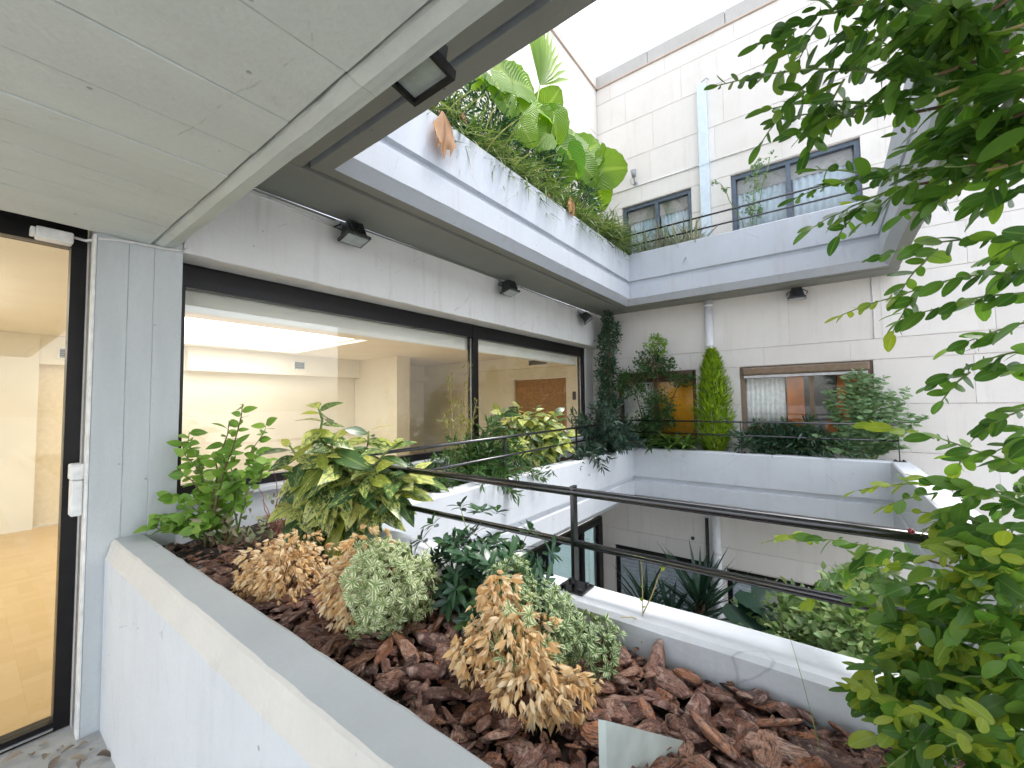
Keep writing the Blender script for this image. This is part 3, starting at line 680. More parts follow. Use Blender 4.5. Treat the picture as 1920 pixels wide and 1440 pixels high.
def fast_mesh(name, V, Fq, U, mat):
    me = bpy.data.meshes.new(name)
    nv, nf = len(V), len(Fq); k = Fq.shape[1]
    me.vertices.add(nv); me.vertices.foreach_set('co', np.ascontiguousarray(V, dtype=np.float32).ravel())
    me.loops.add(nf*k); me.loops.foreach_set('vertex_index', np.ascontiguousarray(Fq, dtype=np.int32).ravel())
    me.polygons.add(nf); me.polygons.foreach_set('loop_start', np.arange(0, nf*k, k, dtype=np.int32))
    me.polygons.foreach_set('use_smooth', np.ones(nf, dtype=bool))
    if U is not None:
        uv = me.uv_layers.new(name='UVMap'); uv.data.foreach_set('uv', np.ascontiguousarray(U[Fq.ravel()], dtype=np.float32).ravel())
    me.materials.append(mat); me.update(); me.validate(); return me
def joined(name, Ts, mats_by_t, mat, parent, kind='stuff'):
    """Ts: list of templates, mats_by_t: list of lists of 4x4 numpy matrices; one joined mesh"""
    VV, FF, UU = [], [], []; off = 0
    for T, Ms in zip(Ts, mats_by_t):
        if not len(Ms): continue
        V, Fq, U = T; Ms = np.array(Ms); n = len(Ms)
        P = np.einsum('nij,vj->nvi', Ms[:, :3, :3], V) + Ms[:, None, :3, 3]
        VV.append(P.reshape(-1, 3)); FF.append((Fq[None] + (np.arange(n)*len(V))[:, None, None] + off).reshape(-1, Fq.shape[1])); UU.append(np.tile(U, (n, 1)))
        off += n*len(V)
    if not VV: return None
    o = link(name, fast_mesh(name, np.concatenate(VV), np.concatenate(FF), np.concatenate(UU), mat), None, parent)
    if kind: o['kind'] = kind
    return o
def orient(p, d, up=(0,0,1), s=1.0, roll=0.0):
    d = np.array(d, float); d /= (np.linalg.norm(d) or 1); up = np.array(up, float)
    x = np.cross(d, up); nx = np.linalg.norm(x)
    if nx < 1e-4: x = np.cross(d, (1,0,.01)); nx = np.linalg.norm(x)
    x /= nx; z = np.cross(x, d)
    if roll: x, z = x*math.cos(roll)+z*math.sin(roll), z*math.cos(roll)-x*math.sin(roll)
    M = np.eye(4); M[:3,0] = x*s; M[:3,1] = d*s; M[:3,2] = z*s; M[:3,3] = p; return M
def parts(root, name, tm, Ms, limit=300, rest_name='foliage', T=None, mat=None):
    """each leaf an object sharing mesh data (the nearest `limit`), the rest joined as stuff. tm: list of (mesh, template); Ms: list of (k, M)"""
    c = np.array(CAM)
    Ms = sorted(Ms, key=lambda q: float(np.linalg.norm(q[1][:3,3]-c)))
    w = np.array(wloc(root))
    for k, M in Ms[:limit]:
        o = bpy.data.objects.new(name, tm[k][0]); COL.objects.link(o); o.parent = root
        L = M.copy(); L[:3,3] -= w; o.matrix_local = Matrix(L.tolist())
    if len(Ms) > limit:
        joined(rest_name, [t[1] for t in tm], [[M for k, M in Ms[limit:] if k == i] for i in range(len(tm))], mat, root)
def unit(r):
    while True:
        v = np.array([r.uniform(-1,1) for _ in range(3)]); n = np.linalg.norm(v)
        if .1 < n < 1: return v/n
def bez(a, b, sag, n=6, r=None, wob=0):
    a, b = np.array(a, float), np.array(b, float); out = []
    for i in range(n+1):
        t = i/n; p = a*(1-t)+b*t; p[2] += sag*4*t*(1-t)
        if r and 0 < i < n: p += np.array([r.uniform(-wob, wob) for _ in range(3)])
        out.append(p)
    return out
def along(pts, t):
    k = len(pts)-1; f = min(max(t*k, 0), k-1e-6); i = int(f); return pts[i]*(1-(f-i))+pts[i+1]*(f-i), pts[i+1]-pts[i]

L_fresh = leafmat('fresh_green_leaf', [(.14,.30,.04),(.22,.42,.06),(.32,.50,.09)], rib=(.25,.42,.10), trans=.4)
L_auc = leafmat('spotted_laurel_leaf', [(.028,.075,.028),(.05,.115,.035),(.09,.17,.05)], rib=(.20,.28,.09), trans=.22, rough=.3, spot=(.64,.66,.20), spec=.6)
L_auct = leafmat('yellow_spotted_leaf', [(.20,.28,.04),(.40,.45,.06),(.10,.18,.04)], rib=(.4,.45,.1), trans=.3, rough=.3, spot=(.72,.70,.20), spec=.6)
L_dry = leafmat('dried_tan_leaf', [(.80,.56,.28),(.88,.71,.43),(.91,.80,.58),(.70,.42,.17),(.84,.64,.36)], trans=.25, rough=.75, tcol=(1,.85,.6), spec=.15)
L_var = leafmat('cream_edged_leaf', [(.20,.29,.10),(.27,.37,.14),(.34,.43,.18)], margin=(.84,.85,.60), trans=.22, rough=.5)
L_var2 = leafmat('grey_green_edged_leaf', [(.06,.14,.05),(.11,.21,.08),(.17,.27,.10)], margin=(.62,.68,.42), trans=.22, rough=.5)
L_dark = leafmat('dark_glossy_leaf', [(.018,.060,.035),(.030,.085,.045),(.045,.11,.045)], rib=(.10,.18,.07), trans=.15, rough=.28, spec=.55)
L_mid = leafmat('mid_green_leaf', [(.03,.085,.03),(.05,.13,.035),(.08,.17,.04)], rib=(.14,.22,.06), trans=.3)
L_shrub = leafmat('shrub_leaf', [(.045,.13,.025),(.085,.21,.03),(.15,.31,.04),(.06,.16,.03),(.23,.39,.05)], rib=(.15,.29,.06), trans=.52, rough=.36, spec=.5)
L_tips = leafmat('young_shrub_leaf', [(.26,.36,.03),(.34,.42,.045),(.19,.31,.03)], rib=(.35,.45,.1), trans=.45)
L_big = leafmat('elephant_ear_leaf', [(.13,.32,.02),(.25,.43,.025),(.09,.25,.04),(.32,.47,.03)], rib=(.36,.52,.10), trans=.55, veins=13, tcol=(1.0,1.0,.35))
L_fern = leafmat('fern_blade', [(.06,.14,.03),(.13,.23,.05),(.26,.33,.12),(.03,.08,.025),(.34,.36,.17)], trans=.3)
L_pale = leafmat('pale_striped_blade', [(.35,.40,.26),(.22,.28,.16),(.40,.34,.28),(.12,.18,.10)], trans=.25)
L_cyp = leafmat('lime_conifer_spray', [(.17,.30,.012),(.29,.46,.02),(.40,.56,.03),(.08,.18,.012)], trans=.35, rough=.6)
L_sage = leafmat('sage_green_leaf', [(.14,.25,.12),(.20,.33,.16),(.28,.41,.21),(.11,.22,.08)], rib=(.25,.35,.2), trans=.3)
L_bush = leafmat('pale_variegated_leaf', [(.14,.27,.09),(.27,.41,.16),(.42,.52,.26),(.08,.17,.06)], trans=.3)
L_yuc = leafmat('dark_sword_leaf', [(.014,.045,.028),(.022,.065,.036),(.03,.085,.045)], trans=.12, rough=.35)
L_juni = leafmat('dark_blue_green_spray', [(.018,.045,.035),(.028,.065,.045),(.04,.09,.05)], trans=.15, rough=.5)
M_stem = plain('woody_stem', (.16,.10,.06), .8, noise=.3)
M_stemg = plain('green_stem', (.18,.26,.08), .6, noise=.2)
M_stemr = plain('reddish_twig', (.28,.10,.07), .7, noise=.2)
M_stemy = plain('pale_tan_twig', (.48,.38,.18), .7, noise=.2)

# ------------------------------------------------------------------ big overhanging shrub at the right
TW = [(0.879,-0.061,2.208,0.915,0.081,2.242),(0.863,-0.152,2.032,0.906,0.152,2.190),(0.929,-0.137,2.019,0.980,0.073,2.147),(0.876,-0.153,2.007,1.010,0.040,2.098),(0.916,-0.189,1.904,1.019,0.036,1.964),(1.022,-0.131,1.935,1.090,0.013,1.917),(0.917,-0.205,1.891,1.039,-0.124,1.889),(0.983,-0.274,1.796,1.110,-0.093,1.838),(1.041,-0.288,1.759,1.185,-0.032,1.739),(1.048,-0.288,1.722,1.132,-0.126,1.708),(1.102,-0.301,1.681,1.178,-0.206,1.652),(1.059,-0.287,1.632,1.188,-0.166,1.575),(1.063,-0.283,1.537,1.127,-0.224,1.498),(1.104,-0.289,1.411,1.296,-0.079,1.492),(1.151,-0.293,1.377,1.281,-0.052,1.336),(1.099,-0.279,1.358,1.282,-0.137,1.381),(1.292,-0.164,1.196,1.530,0.163,1.113),(1.117,-0.277,1.210,1.244,-0.072,1.179),(1.064,-0.262,1.201,1.110,-0.093,0.984),(0.988,-0.239,1.131,1.059,-0.032,0.987),(0.914,-0.218,1.082,0.977,-0.015,0.943),(1.006,-0.246,1.180,1.157,-0.110,1.089),(1.090,-0.274,1.306,1.219,-0.143,1.313),(1.010,-0.285,1.878,1.074,-0.219,1.898),(1.110,-0.299,1.591,1.173,-0.245,1.607),(1.062,-0.281,1.485,1.122,-0.234,1.451),(1.046,-0.270,1.342,1.157,-0.164,1.278),(1.035,-0.264,1.287,1.136,-0.172,1.205),(0.972,-0.238,1.093,1.014,-0.118,1.020),(1.044,-0.260,1.143,1.091,-0.145,1.071),(0.841,-0.211,2.048,0.919,-0.089,2.147),(0.827,-0.200,2.075,0.876,-0.033,2.214),(0.889,-0.227,1.948,0.998,-0.131,1.993),(0.906,-0.249,1.893,1.032,-0.074,1.979),(0.828,-0.227,1.957,0.914,-0.124,2.052)]
CLUMPS = [((.855,-.19,2.08),.10,28),((.90,-.27,1.96),.10,30),((.87,-.11,2.17),.07,12),((.95,-.23,1.97),.08,9),((1.04,-.31,1.83),.08,5),((1.13,-.32,1.43),.09,5),((1.10,-.24,1.25),.10,30),
          ((1.0,-.23,1.13),.11,40),((1.11,-.15,1.10),.09,26),((.92,-.19,1.03),.10,34),((1.02,-.12,.99),.09,26),((1.0,-.54,1.35),.15,36),((1.02,-.53,1.65),.15,40),((.98,-.53,1.95),.16,40),((1.0,-.54,1.1),.14,30),((.95,-.52,2.3),.16,34)]
def right_shrub():
    r = random.Random(12)
    root = empty('leafy_shrub', (1.0, -.55, .80), 'tall glossy-leaved shrub overhanging the planter along the right side', 'shrub')
    t1 = leaf_t(.044, .024, 'oval', 6, .10, .10); t2 = leaf_t(.052, .027, 'oval', 6, .15, .22); t3 = leaf_t(.034, .021, 'oval', 5, .1, .1)
    tm = [(tmesh('shrub_leaf', t, L_shrub), t) for t in (t1, t2, t3)]
    ty = [(tmesh('young_leaf', t, L_tips), t) for t in (t1, t2, t3)]
    Ms, Ys = [], []
    def dress(pts, n, tipy, size=1.0):
        for i in range(n):
            t = (i+.4)/n; p, d = along(pts, t); d = d/np.linalg.norm(d)
            side = 1 if i % 2 else -1
            lat = np.cross(d, (0,0,1)); lat /= np.linalg.norm(lat)
            dd = d*r.uniform(.25,.7) + lat*side*r.uniform(.4,1.0) + np.array([0,0,r.uniform(-.75,.35)])
            up = np.array([r.gauss(-.55,.55), r.gauss(.15,.5), r.gauss(.45,.4)])
            M = orient(p, dd, up, size*r.uniform(.6,1.0)*(1 if t < .85 else .7))
            (Ys if tipy and t > 1-tipy else Ms).append((r.randrange(3), M))
        p, d = along(pts, .999); (Ys if tipy else Ms).append((r.randrange(3), orient(p, d, (0,0,1), size*.8)))
    stems = [bez((1.0,-.55,.80),(.93,-.50,2.9),0,10,r,.025), bez((1.03,-.56,.80),(1.08,-.42,2.0),0,8,r,.02), bez((.97,-.53,.80),(.98,-.35,1.5),.0,7,r,.02), bez((1.0,-.57,.8),(.80,-.42,2.3),0,8,r,.03)]
    for s_ in stems: MB().tube(s_, .012, 7, .005).build('stem', M_stem, root, smooth=True)
    def twig(a, b, tipy, n=None, sag=None):
        a, b = np.array(a), np.array(b); ln = np.linalg.norm(b-a)
        pts = bez(a, b, ln*.06 if sag is None else sag, 6, r, ln*.015)
        MB().tube(pts, .0022, 5, .0010).build('twig', M_stemg, root, smooth=True)
        dress(pts, n or max(5, int(ln/.0125)), tipy)
    for i, q in enumerate(TW):
        a, b = np.array(q[:3]), np.array(q[3:])
        st = min((p for s_ in stems for p in s_), key=lambda p: np.linalg.norm(p-a)+max(0, p[2]-a[2])*2)
        MB().tube(bez(st, a, .02, 5, r, .008), .0045, 6, .0024).build('branch', M_stem if i % 3 else M_stemy, root, smooth=True)
        tipy = 0.0
        if i in (8, 13, 14, 15, 16): tipy = .35
        if i in (17, 19, 22, 20): tipy = .3
        twig(a, b, tipy, max(7, int(np.linalg.norm(b-a)/.0115)))
        ln = np.linalg.norm(b-a); lat = np.cross(b-a, (0,0,1)); lat /= np.linalg.norm(lat)
        for k in range(1 if i in range(7,16) or i in (23,24,25) else 2):
            t = r.uniform(.15, .6); p = a+(b-a)*t
            q2 = p + (b-a)*r.uniform(.2,.4) + lat*r.choice((-1,1))*ln*r.uniform(.1,.25) + np.array([0,0,r.uniform(-.35,.15)*ln])
            twig(p, q2, tipy*.5)
    for c_, rad_, n in CLUMPS:
        for k in range(n):
            p = np.array(c_) + unit(r)*rad_*r.uniform(.2,1)
            d = unit(r)*.6 + np.array([.15,.5,-.25]); d /= np.linalg.norm(d)
            pts = bez(p, p+d*r.uniform(.05,.10), .004, 3)
            dress(pts, r.randrange(5, 9), .6 if (c_[2] < 1.4 and r.random() < .55) else 0, r.uniform(.8,1.15))
    parts(root, 'leaf', tm, Ms, 230, 'foliage', None, L_shrub)
    parts(root, 'young_leaf', ty, Ys, 70, 'young_foliage', None, L_tips)
    # berries
    for p in ((1.245,-.135,1.265),(1.20,-.19,1.31),(1.10,-.22,1.27)):
        mb = bmesh.new(); bmesh.ops.create_icosphere(mb, subdivisions=2, radius=.0065, matrix=Matrix.Translation(p)); me = bpy.data.meshes.new('berry'); mb.to_mesh(me); mb.free()
        me.polygons.foreach_set('use_smooth', [True]*len(me.polygons)); link('berry', me, M_berry, root)
M_berry = plain('dark_red_berry', (.20,.01,.03), .2, spec=.7)
right_shrub()

# ------------------------------------------------------------------ plants of the near planter
def p1_fresh():
    r = random.Random(3)
    root = empty('leafy_plant', (.92, 2.62, .80), 'bright green loose leafy plant with thin stems against the grey pillar', 'plant')
    ts = [leaf_t(.088,.060,'ovate',5,.12,.2), leaf_t(.070,.052,'ovate',5,.1,.1), leaf_t(.098,.058,'ovate',5,.15,.3)]
    tm = [(tmesh('fresh_leaf', t, L_fresh), t) for t in ts]; Ms = []
    tips = [(0.90,2.46,1.57),(1.03,2.49,1.46),(0.76,2.78,1.42),(0.87,2.55,1.48),(0.98,2.48,1.32),(0.78,2.73,1.30),(0.72,2.79,1.22),(0.66,2.78,1.10),(0.85,2.55,1.30),(0.60,2.70,1.0),(0.56,2.74,.95),(0.72,2.66,.98),(0.82,2.62,1.02),(0.90,2.47,1.20),(1.02,2.42,1.27),(0.84,2.62,1.14),(0.70,2.52,.96),(0.93,2.60,1.38),(0.73,2.79,1.36)]
    for i, t in enumerate(tips):
        b = (.86+r.uniform(-.08,.08), 2.62+r.uniform(-.08,.08), .80)
        pts = bez(b, t, .05, 8, r, .02)
        MB().tube(pts, .006, 6, .002).build('stem', M_stemg if i % 3 else M_stem, root, smooth=True)
        n = 21
        for k in range(n):
            tt = .30+.70*(k+.5)/n; p, d = along(pts, tt); a = k*2.4+i
            dd = np.array([math.cos(a), math.sin(a), r.uniform(-.35,.45)]) + d/np.linalg.norm(d)*.35
            Ms.append((r.randrange(3), orient(p, dd, (r.gauss(-.5,.4), r.gauss(-.6,.4), r.gauss(.6,.3)), r.uniform(.5,.9))))
    parts(root, 'leaf', tm, Ms, 300, 'foliage', None, L_fresh)
p1_fresh()
def twigs_bare():
    r = random.Random(31)
    root = empty('bare_twigs', (1.05, 2.40, .80), 'cluster of thin reddish bare twigs between the loose plant and the spotted shrub', 'twigs')
    for k in range(11):
        a = r.uniform(0, 6.28); b = np.array((1.05+r.uniform(-.04,.04), 2.38+r.uniform(-.05,.05), .80))
        MB().tube(bez(b, b+np.array([math.cos(a)*.12, math.sin(a)*.12, r.uniform(.2,.42)]), .02, 5, r, .012), .004, 5, .0015).build('twig', M_stemr, root)
    ts = leaf_t(.05,.03,'ovate',4,.3,.4); tm = [(tmesh('withered_leaf', ts, L_with), ts)]
    Ms = [(0, orient((1.0+r.uniform(-.28,.2), 2.45+r.uniform(-.2,.25), .86+abs(r.gauss(0,.09))), unit(r), unit(r), r.uniform(.5,1.1))) for _ in range(120)]
    parts(root, 'leaf', tm, Ms, 300, 'foliage', None, L_with)
L_with = leafmat('withered_grey_leaf', [(.20,.18,.13),(.32,.28,.20),(.13,.13,.08),(.26,.30,.16)], trans=.2, rough=.7)
twigs_bare()
def aucuba(base, tips, label, nleaf, lsc, seed, limit=300):
    r = random.Random(seed)
    root = empty('spotted_laurel', base, label, 'shrub')
    ts = [leaf_t(.19,.078,'lance',6,.15,.3,.006), leaf_t(.17,.088,'ovate',6,.12,.4,.008), leaf_t(.15,.066,'lance',6,.2,.2,.004)]
    tm = [(tmesh('spotted_leaf', t, L_auc), t) for t in ts]; ty = [(tmesh('yellow_leaf', t, L_auct), t) for t in ts]
    Ms, Ys = [], []
    for i, t in enumerate(tips):
        b = np.array(base)+np.array([r.uniform(-.06,.06), r.uniform(-.06,.06), 0])
        pts = bez(b, t, .06, 8, r, .015)
        MB().tube(pts, .010, 7, .005).build('stem', M_stemg, root, smooth=True)
        for k in range(nleaf):
            tt = .34+.66*(k/(nleaf-1))**.75; p, d = along(pts, tt); a = k*2.4+i*1.3
            el = -.95+1.5*tt**3 if tt < .95 else .6
            dd = np.array([math.cos(a), math.sin(a), el+r.uniform(-.25,.25)])
            M = orient(p, dd, (r.gauss(-.45,.35), r.gauss(-.4,.35), .8), lsc*r.uniform(.75,1.15)*(1 if tt < .93 else .65))
            (Ys if r.random() < .2 or (tt > .93 and r.random() < .4) else Ms).append((r.randrange(3), M))
    parts(root, 'leaf', tm, Ms, limit, 'foliage', None, L_auc); parts(root, 'yellow_leaf', ty, Ys, 60, 'foliage', None, L_auct)
aucuba((1.10,1.98,.80), [(1.03,1.93,1.54),(1.08,1.88,1.41),(0.99,2.13,1.36),(1.26,1.87,1.42),(1.29,1.69,1.36),(1.13,1.86,1.32),(1.02,2.07,1.22),(1.20,1.72,1.25),(1.33,1.61,1.23),(1.09,1.99,1.11),(1.28,1.76,1.08),(1.16,1.85,1.08),(1.00,2.06,1.08),(1.37,1.56,1.19),(1.34,1.66,1.12),(1.11,1.91,1.24)],
       'large yellow-spotted laurel bush in the near planter, before the long window', 20, 1.0, 5)
aucuba((3.75,2.60,.82), [(3.40,2.72,1.48),(3.69,2.70,1.52),(3.78,2.52,1.50),(3.92,2.37,1.44),(3.40,2.75,1.31),(3.69,2.70,1.30),(3.83,2.60,1.27),(3.85,2.27,1.24),(3.45,2.6,1.14),(3.75,2.5,1.08),(3.91,2.44,1.05),(4.08,2.31,1.10),(3.66,2.62,1.42),(3.89,2.50,1.35),(4.2,2.5,1.35),(4.3,2.4,1.2)],
       'smaller yellow-spotted laurel bush farther along beside the window', 20, 1.15, 6, 240)
def rosette_t(nl, L, Wd, droop, el, seed, shape='lance', emin=.35):
    r = random.Random(seed); lt = leaf_t(L, Wd, shape, 3, .2, droop); Ms = []
    for k in range(nl):
        a = k*2.4; e = el*(emin+(1-emin)*k/nl) + r.uniform(-.3,.3)
        Ms.append(orient((0,0,0), (math.cos(a)*math.cos(e), math.sin(a)*math.cos(e), math.sin(e)), (r.gauss(0,.25),r.gauss(0,.25),1), r.uniform(.55,1.15)))
    V = np.concatenate([lt[0]@M[:3,:3].T for M in Ms]); Fq = np.concatenate([lt[1]+i*len(lt[0]) for i in range(nl)]); U = np.tile(lt[2], (nl,1))
    return V, Fq, U
def dome(root, name, c, rx, ry, rz, n, T, mat, r, jitter=.25, down=.25, size=(.8,1.2), zmin=-.3, keep=None, updir=.35):
    """rosettes on the surface of an uneven mound"""
    Ms = [[] for _ in T]; c = np.array(c)
    lumps = [(unit(r), r.uniform(.70,1.25)) for _ in range(18)]
    for _ in range(n*4):
        d = unit(r)
        if d[2] < zmin: continue
        if keep and not keep(c+d*np.array((rx,ry,rz))): continue
        f = max([l[1] for l in lumps if np.dot(d, l[0]) > .86] or [.88])*r.uniform(1-jitter, 1.0)
        p = c + d*np.array((rx,ry,rz))*f
        ax = d*(1 if down < .8 else .55) + np.array((0,0,updir-down)) + unit(r)*.35
        k = r.randrange(len(T))
        # rosette axis is +z in the template: turn +y frame
        M = orient(p, ax, unit(r), r.uniform(*size)); Q = M.copy(); Q[:3,2] = M[:3,1]; Q[:3,1] = -M[:3,2]
        Ms[k].append(Q)
        if sum(len(x) for x in Ms) >= n: break
    joined(name, T, Ms, mat, root)
    return [M[:3,3] for q in Ms for M in q]
def mound_stems(root, base, tips, mat, r, n=26, rr=.003):
    for p in r.sample(tips, min(n, len(tips))):
        MB().tube(bez(base+np.array([r.uniform(-.03,.03), r.uniform(-.03,.03), 0]), p, .01, 4, r, .008), rr, 5, .001).build('stem', mat, root)
RD = [rosette_t(8,.036,.0125,-.25,1.3,s,'ovate',.72) for s in (1,2,3)] + [rosette_t(6,.030,.012,-.4,1.15,9,'ovate',.6)]
RV = [rosette_t(7+s%3,.027,.0105,.25,1.0,s,'obov',.1) for s in (4,5,6,14,15,16)] + [rosette_t(6,.024,.0095,.3,.7,44,'lance',.1)]
RP = [rosette_t(9,.055,.019,.25,.7,s,'obov') for s in (7,8)]
def near_mounds():
    r = random.Random(17)
    a = empty('dried_shrub', (.80,1.72,.80), 'fully dried tan shrub left of the round pale one', 'shrub')
    t = []
    for c_, q, n in (((.80,1.73,.90),(.16,.19,.14),230),((.76,1.66,.90),(.10,.10,.10),80),((.86,1.80,.92),(.11,.11,.12),90),((.74,1.80,.87),(.09,.10,.09),70),((.80,1.72,.88),(.10,.12,.09),60)):
        t += dome(a, 'foliage', c_, *q, int(n*1.35), RD, L_dry, r, .4, 1.0, (.5,1.0), -.5)
    mound_stems(a, np.array((.80,1.72,.80)), t, M_stem, r)
    b = empty('variegated_shrub', (.84,1.22,.80), 'round pale green cream-edged shrub with a dried left side', 'shrub')
    c = np.array((.86,1.22,.95))
    side = lambda p: (p[1]-1.22)*.9 - (p[0]-.86)*.9 > .085
    t = dome(b, 'foliage', c, .165,.165,.165, 560, RV, L_var, r, .25, .1, (.75,1.2), -.75, lambda p: not side(p)); t += dome(b, 'foliage', c, .13,.13,.13, 110, RV, L_var, r, .3, .1, (.8,1.1), -.6, lambda p: not side(p))
    t2 = dome(b, 'dried_foliage', c+np.array((-.005,.02,-.01)), .17,.17,.165, 260, RD, L_dry, r, .3, 1.0, (.55,1.0), -.8, side)
    t2 += dome(b, 'dried_foliage', c+np.array((0,.05,.12)), .10,.10,.06, 22, RD, L_dry, r, .2, .9, (.7,1.0), .2)
    mound_stems(b, np.array((.86,1.24,.80)), t+t2, M_stem, r, 30)
    d = empty('variegated_shrub', (.90,.66,.80), 'half-dead cream-edged shrub in the bark, dried tan in front and green behind', 'shrub')
    c1 = np.array((.985,.70,.925)); c2 = np.array((.86,.66,.93))
    t = dome(d, 'foliage', c1, .115,.14,.11, 300, RV, L_var2, r, .3, .1, (.7,1.1), -.6); t += dome(d, 'foliage', c1+np.array((.07,-.12,-.05)), .10,.12,.075, 190, RV, L_var2, r, .3, .2, (.7,1.1), -.5)
    t += dome(d, 'foliage', c1+np.array((.03,.09,.09)), .07,.07,.07, 60, RV, L_var2, r, .3, .0, (.7,1.0), -.3)
    t += dome(d, 'foliage', c2+np.array((.03,-.03,.02)), .10,.08,.10, 26, RV, L_var, r, .3, .2, (.9,1.3), -.3)
    t2 = []
    for o_, q, n in (((0,0,0),(.09,.14,.12),190),((-.05,-.07,-.05),(.08,.10,.08),110),((.02,.06,.11),(.06,.06,.06),50),((-.04,.09,-.02),(.07,.07,.09),70),((.03,-.16,-.06),(.06,.06,.06),50)):
        t2 += dome(d, 'dried_foliage', c2+np.array(o_), *q, int(n*1.35), RD, L_dry, r, .4, 1.1, (.55,1.05), -.75)
    mound_stems(d, np.array((.92,.68,.80)), t+t2, M_stem, r, 40)
near_mounds()
def p5_dark():
    r = random.Random(23)
    root = empty('dark_green_shrub', (1.12,.98,.80), 'dark glossy green shrub behind the round pale one, below the handrail', 'shrub')
    ts = [leaf_t(.062,.021,'obov',5,.12,.15), leaf_t(.05,.019,'obov',5,.15,.25), leaf_t(.058,.017,'lance',5,.1,.2)]
    tm = [(tmesh('glossy_leaf', t, L_dark), t) for t in ts]; ty = [(tmesh('fresh_tip', t, L_mid), t) for t in ts]; Ms, Ys = [], []
    tips = []
    for _ in range(150):
        d = unit(r)
        if d[2] < -.5: continue
        tips.append(np.array((1.11,.96,.94))+d*np.array((.17,.24,.16))*r.uniform(.55,1.05))
    tips += [np.array(p) for p in ((1.15,1.12,1.17),(1.2,.98,1.16),(1.1,1.22,1.10),(1.22,.85,1.11),(1.22,.76,1.05),(1.12,.98,1.18),(1.08,1.26,1.04),(1.2,1.08,1.15),(1.02,1.24,1.0))]
    for i, t in enumerate(tips):
        b = np.array((1.12+r.uniform(-.04,.04), .98+r.uniform(-.04,.04), .80)); pts = bez(b, t, .015, 5, r, .01)
        if i % 3 == 0: MB().tube(pts, .003, 5, .0015).build('stem', M_stemg, root, smooth=True)
        ax = pts[-1]-pts[-2]; ax /= np.linalg.norm(ax); young = r.random() < .22
        for k in range(9):
            a = k*2.4; u = np.cross(ax, (.3,.2,1)); u /= np.linalg.norm(u); v = np.cross(ax, u); e = .15+.6*k/9
            dd = (u*math.cos(a)+v*math.sin(a))*math.cos(e)+ax*math.sin(e)
            (Ys if young and k > 3 else Ms).append((r.randrange(3), orient(t-ax*.012*(9-k)/9, dd, ax, r.uniform(.75,1.2))))
    parts(root, 'leaf', tm, Ms, 230, 'foliage', None, L_dark); parts(root, 'young_leaf', ty, Ys, 70, 'foliage', None, L_mid)
p5_dark()
def weeds():
    r = random.Random(2)
    root = empty('weed', (1.29,.46,.80), 'spindly yellow-green weed leaning on the planter edge beneath the rail', 'weed')
    for i, pts in enumerate(([(1.20,.45,.86),(1.24,.46,.90),(1.27,.47,.95),(1.285,.475,1.02),(1.30,.485,1.07)],[(1.25,.462,.92),(1.26,.44,.97),(1.27,.42,1.03),(1.28,.405,1.055)],[(1.24,.46,.90),(1.21,.48,.92),(1.17,.50,.93)])):
        MB().tube([Vector(p) for p in pts], .0022, 5, .0012).build('stem', M_stemy, root, smooth=True)
    t = leaf_t(.022,.018,'ovate',4,.1,.2); tm = [(tmesh('weed_leaf', t, L_tips), t)]
    parts(root, 'leaf', tm, [(0, orient((1.30,.485,1.07), (math.cos(a), math.sin(a), .2), (0,0,1), 1)) for a in (0, 2.1, 4.2)] + [(0, orient((1.28,.405,1.055), (math.cos(a), math.sin(a), .1), (0,0,1), .8)) for a in (1, 3)] + [(0, orient((1.262,.47,.93+.03*k), unit(r), (0,0,1), .6)) for k in range(3)])
    g_ = MB().tube(bez((1.03,.03,.83),(1.36,.14,1.02),.045,10), .0009, 5, .0004).build('grass_stalk', M_stemg, smooth=True); tag(g_, 'single long thin grass stalk arching over the planter edge', 'grass')
weeds()
# ------------------------------------------------------------------ bark chips, slab, fallen leaves
def barkmat():
    M, t, out = newmat('pine_bark'); N = NT(t)
    ri = N.n('NewGeometry').outputs['Random Per Island']; ro = N.n('ObjectInfo').outputs['Random']
    r_ = N.math('FRACT', N.math('ADD', ri, N.math('MULTIPLY', ro, 9.7)))
    c = N.ramp(r_, [(0,(.07,.03,.024)),(.22,(.19,.078,.055)),(.42,(.33,.165,.12)),(.62,(.11,.047,.036)),(.84,(.38,.14,.055)),(1,(.50,.32,.245))])
    uvn = N.n('UVMap', uv_map='UVMap').outputs[0]; off = N.n('CombineXYZ'); N.set(off.inputs[0], N.math('MULTIPLY', r_, 41.0)); N.set(off.inputs[1], N.math('MULTIPLY', r_, 17.0))
    va = N.n('VectorMath', operation='ADD'); N.set(va.inputs[0], uvn); N.set(va.inputs[1], off.outputs[0]); tc = va.outputs[0]
    st = N.n('TexNoise', {'Vector': N.n('Mapping', {'Vector': tc, 'Scale': (1.2,6.0,4.0)}).outputs[0], 'Scale': 2.0, 'Detail': 5, 'Roughness': .7})
    pt = N.n('TexNoise', {'Vector': tc, 'Scale': 2.6, 'Detail': 5, 'Roughness': .65})
    c = N.mix(N.ramp(st.outputs[0], [(.40, .9), (.56, 0.0)]), c, (.035,.016,.012))
    c = N.mix(N.ramp(pt.outputs[0], [(.50, 0.0), (.68, .7)]), c, (.50,.36,.30))
    bp = N.n('Bump', {'Height': N.math('ADD', st.outputs[0], N.math('MULTIPLY', pt.outputs[0], .6)), 'Strength': .9, 'Distance': .008})
    b = N.n('BsdfPrincipled', {'Base Color': c, 'Roughness': .5, 'Normal': bp.outputs[0], 'Specular IOR Level': .5}); t.links.new(b.outputs[0], out.inputs[0]); return M
M_bark = barkmat()
